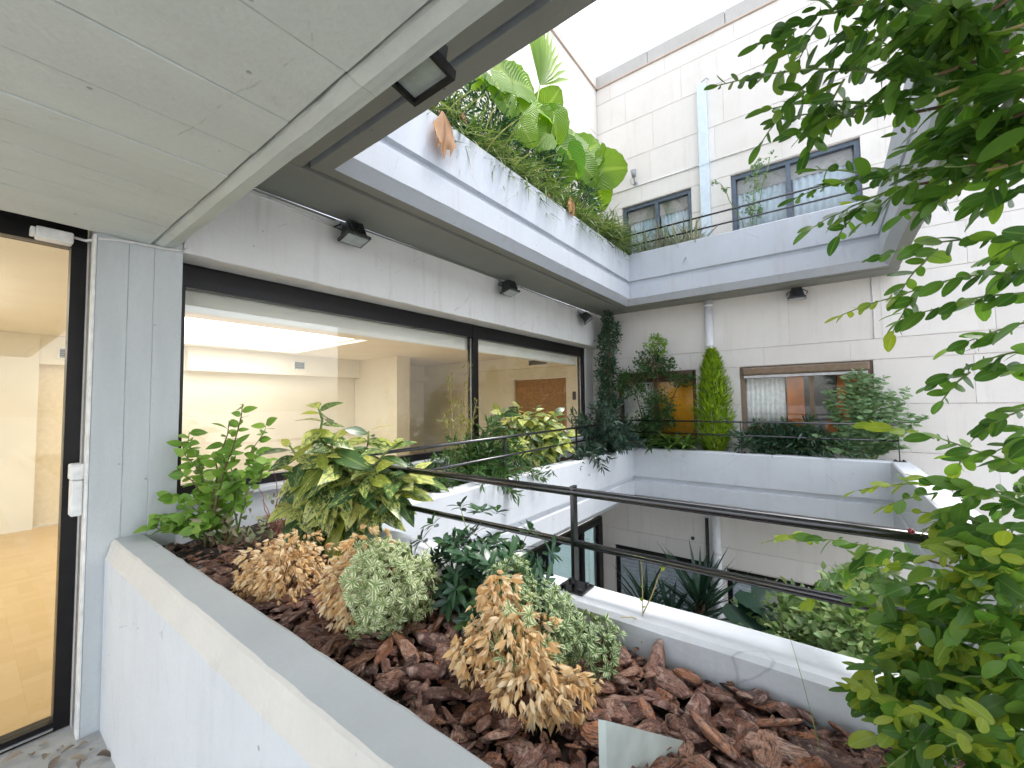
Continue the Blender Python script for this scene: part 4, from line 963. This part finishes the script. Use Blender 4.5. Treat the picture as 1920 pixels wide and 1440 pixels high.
def chip_t(seed):
    r = random.Random(seed); n = 8; V = []; F4 = []
    el = r.choice((1.2,1.5,1.8,2.2,2.8,3.6))
    ro = [r.uniform(.62, 1.18) for _ in range(n)]
    for lev, (sc, z) in enumerate(((.78, 0), (1.0, .35), (.86, .75), (.5, 1.0))):
        for k in range(n):
            a = 2*math.pi*k/n
            V.append((math.cos(a)*ro[k]*sc*el*.5*r.uniform(.93,1.07), math.sin(a)*ro[k]*sc*.5*r.uniform(.9,1.1), (z-.5)*.22*r.uniform(.6,1.5)))
    for lev in range(3):
        for k in range(n): F4.append((lev*n+k, lev*n+(k+1)%n, (lev+1)*n+(k+1)%n, (lev+1)*n+k))
    for q in (0, 3*n): F4 += [(q, q+1, q+2, q+3), (q, q+3, q+4, q+7), (q+4, q+5, q+6, q+7)] if q else [(q+3, q+2, q+1, q), (q+7, q+4, q+3, q), (q+7, q+6, q+5, q+4)]
    Va = np.array(V, float); return Va, np.array(F4, int), np.stack([Va[:,0], Va[:,1]+Va[:,2]*1.5], 1)
def bark():
    r = random.Random(77); Ts = [chip_t(s) for s in range(9)]; me = []
    for i, T in enumerate(Ts):
        q = tmesh('bark_chip', T, M_bark); q.polygons.foreach_set('use_smooth', [i % 2 == 0]*len(q.polygons)); me.append(q)
    Ms = []
    def put(x, y, z, sc):
        a = r.uniform(0, 6.28); tilt = r.gauss(0, .26)
        d = (math.cos(a), math.sin(a), tilt); M = orient((x, y, z), d, (r.gauss(0,.42), r.gauss(0,.42), 1), sc)
        Q = M.copy(); Q[:3,0] = M[:3,1]; Q[:3,1] = -M[:3,0]; Ms.append((r.randrange(9), Q))
    for _ in range(1500):
        x, y = r.uniform(.635, 1.18), r.uniform(-1.6, 2.80); put(x, y, .812+r.uniform(-.006,.012), r.uniform(.026,.05))
    for _ in range(850):
        x, y = r.uniform(.65, 1.17), r.uniform(-.8, 2.3); put(x, y, .832+r.uniform(-.006,.022), r.uniform(.032,.064))
    nb = len(Ms)
    for _ in range(2600):
        x, y = r.uniform(.63, 1.19), r.uniform(-1.2, 2.5); put(x, y, .826+r.uniform(-.008,.02), r.uniform(.007,.02))
    c = np.array(CAM)
    def score(M):
        p = M[:3,3]; d = p-c; zc = d@np.array(_F); u = abs(d@np.array(_R2))/zc if zc > .05 else 9; v = abs(d@np.array(_U2))/zc if zc > .05 else 9
        return np.linalg.norm(d) + (3 if np.linalg.norm(M[:3,0]) < .03 else 0) + (5 if (u > 1.26 or v > .95) else 0) - p[2]*4
    Ms.sort(key=lambda q: score(q[1]))
    for k, M in Ms[:300]:
        o = bpy.data.objects.new('bark_chip', me[k]); COL.objects.link(o); o.matrix_world = Matrix(M.tolist())
        tag(o, 'loose brown bark chip lying on the near planter bed', 'bark chip', 'bark chips of the near planter')
    rest = Ms[300:]
    o = joined('bark_mulch', Ts, [[M for k, M in rest if k == i] for i in range(9)], M_bark, None); o.data.polygons.foreach_set('use_smooth', [False]*len(o.data.polygons))
    tag(o, 'brown pine bark mulch covering the near planter bed', 'mulch', kind='stuff')
bark()
M_slab = plain('pale_frosted_plate', (.52,.58,.55), .35, noise=.15, scale=14)
o = MB().add([(.70,.345,.80),(.705,.348,.985),(.99,.262,.80),(.708,.334,.80),(.713,.337,.983),(.998,.251,.80)], [(0,2,1),(3,4,5),(0,1,4,3),(1,2,5,4),(0,3,5,2)]).build('corner_plate', M_slab)
tag(o, 'pale frosted triangular plate standing in the bark at the bottom edge', 'plate')
def dead_leaves():
    r = random.Random(8); t = [leaf_t(.075,.03,'ovate',6,.5,.35,.03), leaf_t(.055,.022,'lance',6,.6,.5,.04), leaf_t(.065,.035,'ovate',6,.8,.2,.02)]
    L_fl = leafmat('fallen_dry_leaf', [(.22,.17,.12),(.38,.32,.25),(.12,.09,.07)], trans=.1, rough=.8)
    me = [tmesh('fallen_leaf', x, L_fl) for x in t]
    P = [(.294,2.924),(.334,2.82),(.365,2.802),(.313,2.776),(.366,2.671),(.412,2.641),(.242,2.873),(.404,2.773),(.27,2.80),(.34,2.72),(.40,2.70),(.22,2.93)]
    for i, (x, y) in enumerate(P):
        o = bpy.data.objects.new('fallen_leaf', me[i%3]); COL.objects.link(o)
        o.matrix_world = Matrix(orient((x, y, .018), (r.uniform(-1,1), r.uniform(-1,1), 0), (r.uniform(-.3,.3), r.uniform(-.3,.3), 1), r.uniform(.7,1.1)).tolist())
        tag(o, 'curled dry leaf fallen on the terrace floor by the door', 'leaf', 'dry leaves on the terrace floor')
dead_leaves()

# ------------------------------------------------------------------ plants along the window and the far planter
def small_shrub(name, base, label, blobs, n, T, mat, seed, cat='shrub', stem=M_stem, trunk=None, sz=(.7,1.2)):
    """blobs: (centre, radii) volumes filled with leaves"""
    r = random.Random(seed); root = empty(name, base, label, cat); Ms = [[] for _ in T]; tot = sum(b[1][0]*b[1][1]*b[1][2] for b in blobs); ends = []
    for c, rr in blobs:
        k = int(n*rr[0]*rr[1]*rr[2]/tot); c = np.array(c); sub = [c+unit(r)*np.array(rr)*r.uniform(.3,.95) for _ in range(max(4, k//14))]
        ends += [(s_, c) for s_ in sub]
        for _ in range(k):
            s_ = sub[r.randrange(len(sub))]; p = s_ + unit(r)*np.array(rr)*r.uniform(.05,.36)
            d = (p-c)/np.array(rr); d = d/(np.linalg.norm(d)+1e-6)+unit(r)*.8+np.array((0,0,.15))
            Ms[r.randrange(len(T))].append(orient(p, d, unit(r)+np.array((0,-.1,.9)), r.uniform(*sz)))
    joined('foliage', T, Ms, mat, root)
    b = np.array(base)
    for c, rr in blobs: MB().tube(bez(b, c, .03, 6, r, .02), .014 if trunk is None else trunk, 6, .005).build('stem', stem, root, smooth=True)
    for s_, c in ends[::3]: MB().tube([Vector(c), Vector(s_)], .004, 5, .0015).build('twig', stem, root)
    return root
T_sm = [leaf_t(.045,.024,'ovate',3,.15,.1), leaf_t(.035,.02,'ovate',3,.2,.2)]
T_tiny = [leaf_t(.03,.014,'ovate',2,.15,.1), leaf_t(.036,.010,'lance',2,.1,.2)]
T_ndl = [leaf_t(.07,.014,'lance',3,.1,.25), leaf_t(.05,.012,'lance',3,.1,.15)]
small_shrub('climbing_shrub', (5.95,2.62,.82), 'tall dark climbing shrub in the corner reaching the soffit', [((5.95,2.62,2.55),(.20,.16,.34)),((5.95,2.66,2.05),(.24,.17,.30)),((5.95,2.66,1.55),(.24,.18,.32)),((5.9,2.6,2.82),(.12,.12,.14))], 4600, T_sm, L_dark, 41, 'shrub', M_stem, .02)
small_shrub('climbing_shrub', (6.02,2.05,.85), 'bushy green climbing shrub in front of the orange window', [((6.02,1.98,2.10),(.16,.30,.22)),((6.0,1.92,1.42),(.16,.32,.34)),((6.0,2.2,1.15),(.18,.30,.25)),((6.02,1.62,1.85),(.10,.24,.12)),((5.98,2.3,1.85),(.14,.25,.28))], 5200, T_sm, L_mid, 42, 'shrub', M_stem, .014)
small_shrub('climbing_shrub', (6.02,1.90,.85), 'light green young top shoots above the bushy climbing shrub', [((6.02,1.93,2.38),(.12,.16,.17))], 420, T_sm, L_fresh, 43, 'shrub', M_stem, .008)
def spray_bush(name, base, label, tips, mat, seed, n=26, sc=1.0, T=T_ndl):
    """arching feathery sprays"""
    r = random.Random(seed); root = empty(name, base, label, 'shrub'); Ms = [[] for _ in T]
    for t in tips:
        for q in range(5):
            e = np.array(t)+np.array([r.gauss(0,.10), r.gauss(0,.07), r.gauss(0,.07)])
            pts = bez(np.array(base)+np.array([r.uniform(-.1,.1), r.uniform(-.05,.05), 0]), e, .08, 6, r, .02)
            MB().tube(pts, .005, 5, .0015).build('branch', M_stem, root)
            for k in range(n):
                tt = .35+.65*k/n; p, d = along(pts, tt); d = d/np.linalg.norm(d); u = np.cross(d, unit(r)); u /= np.linalg.norm(u)+1e-6
                Ms[r.randrange(len(T))].append(orient(p, d*.6+u*.8, unit(r)+np.array((0,0,.6)), sc*r.uniform(.7,1.2)))
    joined('foliage', T, Ms, mat, root); return root
spray_bush('juniper', (5.1,2.45,.82), 'dark feathery juniper spilling over the inner planter corner', [(4.6,2.35,1.25),(4.9,2.25,1.30),(5.2,2.2,1.28),(5.5,2.2,1.18),(5.0,2.15,1.0),(5.4,2.12,.98),(4.7,2.25,1.05),(5.7,2.3,1.15),(5.2,2.4,1.42),(5.75,2.05,1.0),(4.55,2.4,1.35),(5.5,2.45,1.35),(5.7,2.5,1.5),(5.3,2.5,1.55),(4.8,2.2,1.15),(5.3,2.1,1.12),(5.6,2.15,1.05),(5.0,2.1,1.1),(4.35,2.2,.95),(4.6,2.14,.9),(4.1,2.25,.95)], L_juni, 51, 44, 1.5)
spray_bush('juniper', (2.85,2.52,.82), 'feathery mid-green juniper behind the handrail before the window', [(2.5,2.45,1.15),(2.8,2.45,1.28),(3.1,2.5,1.30),(2.65,2.4,1.05),(3.1,2.4,1.05),(2.9,2.35,.98),(3.2,2.45,1.15),(2.4,2.5,1.0),(2.6,2.5,1.2),(2.95,2.5,1.2),(3.3,2.4,1.0),(2.5,2.38,.98),(2.55,2.20,.92),(3.0,2.18,.90),(3.35,2.2,.93),(2.75,2.17,.86)], L_mid, 52, 40, 1.25)
spray_bush('low_fern', (2.05,2.48,.82), 'low green ferny plant between the spotted laurel and the juniper', [(1.85,2.4,1.05),(2.1,2.35,1.02),(2.25,2.4,1.06),(2.0,2.3,.96),(2.2,2.28,.94),(1.7,2.4,1.0),(1.6,2.3,.95),(2.3,2.35,1.0)], L_mid, 53, 30, 1.1)
def bamboo():
    r = random.Random(61); root = empty('bamboo', (2.72,2.66,.82), 'thin yellowish bamboo-like plant standing before the long window', 'plant'); Ms = [[], []]; T = [leaf_t(.06,.012,'lance',3,.1,.3), leaf_t(.045,.010,'lance',3,.1,.2)]
    for i, t in enumerate(((2.60,2.66,1.82),(2.86,2.66,1.95),(2.72,2.64,1.60),(2.95,2.64,1.60),(2.52,2.64,1.45),(2.80,2.62,1.40))):
        pts = bez((2.72+r.uniform(-.06,.06),2.66,.82), t, .02, 7, r, .012); MB().tube(pts, .005, 5, .0015).build('cane', M_stemy, root, smooth=True)
        for k in range(70):
            tt = .35+.65*k/70; p, d = along(pts, tt); Ms[k%2].append(orient(p+unit(r)*.03, d/np.linalg.norm(d)*.7+unit(r), unit(r)+np.array((0,0,.5)), r.uniform(.6,1.1)))
    joined('foliage', T, Ms, L_yell, root)
L_yell = leafmat('yellowish_leaf', [(.24,.26,.05),(.32,.30,.06),(.18,.22,.05)], trans=.4)
bamboo()
def strap_plant(base, label, n, L, Wd, mat, seed, spread=1.0, name='strap_plant', droop=1.0, erect=.9, limit=300):
    r = random.Random(seed); root = empty(name, base, label, 'plant'); ts = [leaf_t(L*k, Wd, 'strap', 7, .25, droop*q) for k, q in ((1,.55),(.8,.8),(.9,.35))]
    tm = [(tmesh('strap_leaf', t, mat), t) for t in ts]; Ms = []
    for k in range(n):
        a = k*2.4+r.uniform(-.3,.3); e = erect*r.uniform(.5,1.4)
        Ms.append((r.randrange(3), orient(np.array(base)+np.array([r.uniform(-.06,.06)*spread, r.uniform(-.12,.12)*spread, .02]), (math.cos(a), math.sin(a), e), (0,0,1), r.uniform(.8,1.15))))
    parts(root, 'leaf', tm, Ms, limit, 'foliage', None, mat); return root
L_fresh2 = leafmat('strap_leaf_green', [(.10,.22,.04),(.16,.30,.06),(.24,.36,.09)], rib=(.3,.4,.15), trans=.35)
strap_plant((5.95,1.62,.90), 'strap-leaved green clump below the orange reflection sheet at the far rim', 64, .46, .05, L_fresh2, 71)
strap_plant((5.94,1.95,.89), 'strap-leaved clump spilling over the far rim by the corner', 56, .42, .04, L_mid, 72)
def cypress():
    r = random.Random(81); root = empty('conifer', (6.03,1.20,.84), 'bright lime-green columnar conifer in the far planter', 'tree'); T = [leaf_t(.085,.022,'lance',3,.25,.05,.03), leaf_t(.065,.017,'lance',3,.2,.1,.03)]; Ms = [[], []]
    for k in range(4600):
        z = r.uniform(0,1)**.9; rad_ = .235*(min(1, .35+z*2.6))**.9*(1-z**2.2)**.75+.012; rad_ *= r.choice((.8,.9,1,1,1.05,1.22))
        a = r.uniform(0,6.283); q = r.uniform(.55,1.0)
        p = np.array((6.03+math.cos(a)*rad_*q*.75, 1.20+math.sin(a)*rad_*q, .86+1.36*z))
        d = np.array((math.cos(a)*.8, math.sin(a)*.8, 1.0))+unit(r)*.5
        Ms[k%2].append(orient(p, d, (math.cos(a), math.sin(a), .1), r.uniform(.6,1.1)))
    joined('foliage', T, Ms, L_cyp, root); MB().tube([(6.03,1.20,.80),(6.03,1.20,1.5),(6.03,1.20,2.1)], .02, 7, .005).build('trunk', M_stem, root)
cypress()
spray_bush('low_hedge', (6.02,.45,.84), 'low dark green hedge under the bronze window', [(5.95,.85,1.10),(5.95,.65,1.18),(5.92,.45,1.18),(5.92,.25,1.18),(5.92,.05,1.15),(5.9,.75,.97),(5.9,.5,.98),(5.9,.25,.98),(5.9,0,.98),(5.9,-.2,1.0),(6.0,.35,1.25),(6.0,.1,1.22),(5.92,.9,1.05),(5.9,.6,1.1),(5.9,.35,1.1),(5.9,.1,1.08),(6.0,.75,1.2)], L_dark, 91, 40, 1.5)
def sage():
    r = random.Random(95); root = empty('sage_shrub', (6.0,-.30,.84), 'pale sage-green upright shrub at the right end of the far planter', 'shrub'); T = [leaf_t(.085,.048,'ovate',4,.12,.15), leaf_t(.07,.04,'ovate',4,.1,.1)]; Ms = [[], []]
    for t in [(6.0,-.20,1.85),(6.05,-.32,1.90),(6.05,-.42,1.82),(5.98,-.10,1.72),(6.0,-.5,1.65),(5.95,-.25,1.60),(6.0,0.0,1.55),(6.05,-.62,1.62),(5.92,-.35,1.35),(5.92,-.1,1.30),(5.92,-.5,1.30),(5.88,-.2,1.12),(5.88,-.45,1.08),(5.9,-.6,1.15),(6.05,-.72,1.45),(5.9,0.0,1.12)]:
        for q in range(3):
            e = np.array(t)+np.array([r.gauss(0,.03), r.gauss(0,.05), r.gauss(0,.04)]); pts = bez((6.0+r.uniform(-.05,.05), -.3+r.uniform(-.1,.1), .84), e, .03, 6, r, .012)
            MB().tube(pts, .005, 5, .0018).build('stem', M_stemg, root)
            for k in range(44):
                tt = .35+.65*k/44; p, d = along(pts, tt); a = k*2.4; Ms[k%2].append(orient(p, np.array((math.cos(a), math.sin(a), r.uniform(-.1,.5))), (r.gauss(-.7,.3),r.gauss(0,.3),.6), r.uniform(.6,1.1)))
    joined('foliage', T, Ms, L_sage, root)
sage()
# ------------------------------------------------------------------ upper planter: elephant ears, ferns, grasses
def ear_t(seed):
    """broad heart-shaped leaf, rippled along its veins; along +y from the stalk joint"""
    r = random.Random(seed); n, m = 10, 4; V, U, Fq = [], [], []
    for i in range(n+1):
        t = i/n; y = -.22+1.0*t
        w = .48*math.sin(math.pi*min(1, (t*.94+.04))**.62)**.62
        if i == 0: w = .16
        for j in range(-m, m+1):
            s_ = j/m; yy = y - abs(s_)*(.12 if t < .25 else .0) + (.10*(1-abs(s_)) if i == 0 else 0)
            rip = .02*math.sin((t*9-abs(s_)*5)*2*math.pi*.55)*abs(s_) + .05*math.sin(t*5+seed)*s_
            V.append((w*s_, yy, .10*abs(s_)*w - .22*max(0, t-.15)**2 + rip)); U.append((.5+.5*s_, t))
    k = 2*m+1
    for i in range(n):
        for j in range(2*m): a = i*k+j; Fq.append((a, a+1, a+k+1, a+k))
    return np.array(V), np.array(Fq), np.array(U)
def ears():
    T = ear_t(1); me = tmesh('ear_leaf', T, L_big)
    groups = [((3.1,2.58,3.56), 'group of elephant-ear leaves nearest on the upper planter', [(3.47,2.40,4.90,.52,.35),(3.01,2.33,4.48,.44,-.9),(3.39,2.36,4.51,.42,-1.2),(3.20,2.45,4.91,.34,.8),(2.92,2.41,4.57,.36,2.2),(3.34,2.30,4.27,.34,-1.0)]),
              ((3.9,2.58,3.56), 'group of elephant-ear leaves in the middle of the upper planter', [(3.79,2.40,4.81,.52,.3),(4.09,2.46,5.09,.46,1.0),(4.26,2.34,4.56,.54,-.3),(4.26,2.44,4.85,.40,.9),(4.03,2.36,4.72,.42,-1.3),(3.70,2.34,4.40,.36,-2.2)]),
              ((4.8,2.58,3.56), 'group of elephant-ear leaves farthest along the upper planter', [(5.01,2.40,4.98,.56,.7),(5.50,2.29,4.88,.62,.25),(4.33,2.31,4.40,.40,-1.0),(5.21,2.42,4.80,.50,-.8),(4.57,2.42,4.92,.46,1.2),(4.85,2.34,4.55,.46,-.4)])]
    for b, lab, lv in groups:
        root = empty('elephant_ear', b, lab, 'plant')
        r = random.Random(int(b[0]*10))
        for x, y, z, s_, th in lv:
            nrm = np.array((-.38+r.gauss(0,.38), -.85, .15+r.gauss(0,.4))); nrm /= np.linalg.norm(nrm)
            rt = np.cross((0,0,1), -nrm)*-1; rt /= np.linalg.norm(rt); uu = np.cross(nrm, rt)
            if uu[2] < 0: uu = -uu
            if rt[0] < 0: rt = -rt
            d = rt*math.cos(th)+uu*math.sin(th); p = np.array((x,y,z))-d*.28*s_
            MB().tube(bez(np.array(b)+np.array([r.uniform(-.12,.12), r.uniform(-.06,.06), 0]), p, .06, 7), .014, 7, .008).build('stalk', M_stemg, root, smooth=True)
            for q in range(2):
                if q:
                    th2 = th + r.uniform(.8, 1.8)*r.choice((-1,1)); d = rt*math.cos(th2)+uu*math.sin(th2); nrm = nrm + np.array((r.gauss(0,.3), 0, r.gauss(0,.3)))
                    p = p + np.array((r.uniform(-.1,.25), .10, r.uniform(-.22,.08)))
                o = bpy.data.objects.new('leaf', me); COL.objects.link(o); o.parent = root
                M = orient(p, d, nrm, s_*(.95, .72)[q]); M[:3,3] -= np.array(b); o.matrix_local = Matrix(M.tolist())
ears()
def fan_palm():
    b = np.array((3.6,2.6,3.56)); root = empty('fan_palm', b, 'pale fan palm leaf rising highest behind the elephant ears', 'plant')
    hub = np.array((3.92,2.5,5.22)); MB().tube(bez(b, hub, .05, 6), .014, 7, .008).build('stalk', M_stemg, root, smooth=True)
    t = leaf_t(.78,.075,'lance',5,.5,.05); me = tmesh('palm_blade', t, L_big2)
    for k in range(13):
        a = -.9+1.8*k/12; o = bpy.data.objects.new('blade', me); COL.objects.link(o); o.parent = root
        M = orient(hub-b, (math.sin(a)*.9+.15, -.12, math.cos(a)), (-.3,-1,.1), 1); o.matrix_local = Matrix(M.tolist())
L_big2 = leafmat('palm_blade', [(.20,.34,.06),(.26,.40,.09)], trans=.5)
fan_palm()
def blade_mass(name, label, pts, n, T, mat, seed, sp=.12, updir=.5, out=(0,-1,0)):
    r = random.Random(seed); b = np.array(pts[len(pts)//2]); root = empty(name, tuple(b), label, 'plant'); Ms = [[] for _ in T]
    for _ in range(n):
        p, _d = along([np.array(q, float) for q in pts], r.random()); p = p+np.array([r.gauss(0,sp), r.gauss(0,sp*.5), r.gauss(0,sp*.45)])
        d = unit(r)*.9+np.array(out)*.55+np.array((0,0,updir*r.uniform(.2,1.5)))
        Ms[r.randrange(len(T))].append(orient(p, d, (0,0,1), r.uniform(.6,1.2)))
    joined('foliage', T, Ms, mat, root); return root
T_bl = [leaf_t(.30,.013,'strap',6,.3,.9), leaf_t(.24,.011,'strap',6,.3,.5), leaf_t(.20,.016,'strap',5,.3,1.2)]
blade_mass('spider_plant', 'mass of arching green blades at the far end of the upper left planter', [(4.2,2.42,3.72),(4.8,2.40,3.76),(5.4,2.38,3.78),(5.75,2.36,3.80)], 1500, T_bl, L_fern, 101, .18, 1.0)
blade_mass('fern', 'dark ferns and blades crowding the near end of the upper left planter', [(1.9,2.46,3.72),(2.6,2.45,3.78),(3.3,2.44,3.74),(4.1,2.42,3.76)], 1500, T_bl, L_fern, 102, .2, .8)
small_shrub('dark_ivy', (2.9,2.55,3.56), 'dark ivy tangle beneath the elephant ears on the upper planter', [((2.3,2.48,3.95),(.50,.18,.40)),((3.1,2.48,4.08),(.55,.18,.55)),((4.0,2.48,4.08),(.55,.18,.52)),((4.9,2.48,4.1),(.50,.18,.50)),((5.55,2.48,4.0),(.35,.18,.36))], 6500, T_sm+[leaf_t(.12,.02,'lance',4,.1,.4)], L_dark, 103)
blade_mass('pale_grass', 'pale dry ornamental grass on the far upper planter before the windows', [(6.0,2.1,3.66),(6.0,1.7,3.66),(6.0,1.25,3.64)], 260, [leaf_t(.42,.016,'strap',5,.3,.25), leaf_t(.34,.014,'strap',5,.3,.4)], L_pale, 104, .08, 1.6, (-.1,-.2,.4))
small_shrub('climbing_shrub', (6.05,.68,3.58), 'thin grey-green climber in front of the wide upper window', [((6.02,.68,4.0),(.08,.14,.26)),((6.02,.60,4.42),(.07,.18,.16)),((6.05,1.02,4.46),(.05,.13,.12)),((6.02,.45,4.60),(.04,.10,.06))], 420, T_sm, L_sage, 105, 'plant', M_stemg, .006)
aco = MB(); root = empty('leafy_plant', (6.0,-.30,3.58), 'small lime-green plant at the right end of the far upper planter', 'plant')
_t = leaf_t(.20,.11,'ovate',5,.15,.3); _m = tmesh('lime_leaf', _t, L_tips)
parts(root, 'leaf', [(_m, _t)], [(0, orient((6.0,-.30+.05*math.cos(k),3.70), (math.cos(k*1.3)*.6-.2, math.sin(k*1.3), .5), (0,0,1), 1)) for k in range(7)])
# dead leaves hanging over the upper rim
def hanging(name, top, L, label, seed):
    r = random.Random(seed); root = empty(name, top, label, 'leaf'); V, Fq, U = [], [], []; n, m = 10, 14
    ph = [r.uniform(0, 6.3) for _ in range(4)]
    for i in range(n+1):
        t = i/n; w = .115*L/.33*(.10+.9*math.sin(min(1, t*1.05)*1.75)**1.2)
        for j in range(m+1):
            s_ = j/m*2-1; f = (.020*math.sin(s_*7+ph[0]) + .012*math.sin(s_*13+t*5+ph[1]))*t**.7 + .02*math.sin(t*6+s_*3+ph[2])*t
            edge = .10*math.sin(s_*9+ph[3])+.06*math.sin(s_*21)
            V.append((w*s_*(1-.25*t*abs(math.sin(s_*4+ph[1])))+.02*math.sin(t*5+ph[0])*t, -.03-abs(f)-.012*t, -L*t*(1-.25*abs(s_)+edge*t))); U.append((.5+.5*s_*.9, t))
    for i in range(n):
        for j in range(m): a = i*(m+1)+j; Fq.append((a, a+1, a+m+2, a+m+1))
    o = link('leaf_blade', fast_mesh(name, np.array(V)+np.array(top), np.array(Fq), np.array(U), L_brown), None, root)
    MB().tube([Vector(top), Vector(top)+Vector((.03,.05,.06)), Vector(top)+Vector((.08,.2,.02))], .008, 6).build('stalk', M_stem, root)
L_brown = leafmat('brown_dead_leaf', [(.36,.20,.12),(.46,.29,.18),(.50,.27,.10)], rib=(.27,.15,.09), trans=.4, rough=.75, tcol=(1,.75,.4))
hanging('dead_leaf', (2.06,2.185,3.69), .34, 'big brown dead leaf hanging over the upper planter rim', 1)
hanging('dead_leaf', (4.02,2.22,3.86), .24, 'small crumpled brown leaf among the blades of the upper planter', 2)
for i, (x, y, z) in enumerate(((2.45,2.38,4.02),(3.7,2.3,3.78))):
    hanging('dead_leaf', (x, y, z), .14, 'tiny dry leaf caught in the %s ferns' % ('nearest' if i == 0 else 'middle'), 5+i)
# ------------------------------------------------------------------ garden of the storey below
gb = soil('garden_bed', 2.6, 6.2, -.45, 2.15, -2.0, None, .04, 9); tag(gb, kind='structure')
def yucca(base, label, n, L, seed):
    r = random.Random(seed); root = empty('yucca', base, label, 'plant'); ts = [leaf_t(L,.05,'lance',5,.25,.05), leaf_t(L*.8,.05,'lance',5,.25,.25)]; tm = [(tmesh('sword_leaf', t, L_yuc), t) for t in ts]; Ms = []
    h = .75
    for k in range(n):
        a = k*2.4; f = k/n; Ms.append((k%2, orient(np.array(base)+np.array((0,0,h*(.45+.55*f))), (math.cos(a), math.sin(a), -.2+2.4*f**1.5), (0,0,1), r.uniform(.8,1.1))))
    MB().tube([base, (base[0], base[1], base[2]+h)], .06, 8, .05).build('trunk', M_stem, root); parts(root, 'leaf', tm, Ms, 300)
yucca((5.5,1.32,-1.62), 'tall spiky yucca on the storey below, under the near rail', 90, .80, 1)
yucca((5.3,1.62,-1.85), 'low spiky yucca beside the taller one on the storey below', 60, .6, 2)
yucca((5.5,2.0,-1.8), 'leftmost small spiky yucca on the storey below', 54, .62, 3)
small_shrub('variegated_bush', (4.6,.1,-2.0), 'pale variegated bush rising from the storey below on the right', [((4.5,.30,-.55),(.45,.35,.45)),((4.4,-.05,-.30),(.5,.35,.42)),((4.0,-.15,-.20),(.45,.30,.40)),((4.7,-.2,-.1),(.4,.25,.3)),((3.6,.1,-.7),(.4,.35,.4)),((4.9,.55,-.75),(.4,.3,.4))], 7500, [leaf_t(.085,.055,'ovate',3,.15,.2), leaf_t(.07,.045,'ovate',3,.15,.15)], L_bush, 111, 'bush', M_stem, .02)
small_shrub('dark_underplanting', (5.2,1.2,-2.0), 'dark broad-leaved undergrowth around the yuccas below', [((5.2,1.5,-1.35),(.4,.6,.40)),((5.0,.8,-1.2),(.35,.4,.38)),((4.4,.6,-1.0),(.4,.4,.35))], 1500, [leaf_t(.12,.07,'ovate',3,.15,.2), leaf_t(.10,.05,'ovate',3,.15,.2)], L_yuc, 112, 'plant', M_stemg, .01)
_b = (4.6,.62,-2.0); root = empty('broad_leaf_plant', _b, 'dark split-leaved plant left of the variegated bush on the storey below', 'plant')
_t = ear_t(4); _m = tmesh('dark_ear', _t, L_yuc); r = random.Random(4)
for k, (x, y, z) in enumerate(((4.6,.62,-.30),(4.5,.72,-.42),(4.7,.55,-.42),(4.4,.6,-.6),(4.6,.8,-.62),(4.35,.45,-.62))):
    MB().tube(bez(_b, (x,y,z), .1, 6), .012, 6, .007).build('stalk', M_stemg, root, smooth=True)
    o = bpy.data.objects.new('leaf', _m); COL.objects.link(o); o.parent = root
    M = orient((x-_b[0], y-_b[1], z-_b[2]), (-.4+r.uniform(-.5,.5), r.uniform(-.8,.8), -.2), (-.5,-.2,.9), .36); o.matrix_local = Matrix(M.tolist())
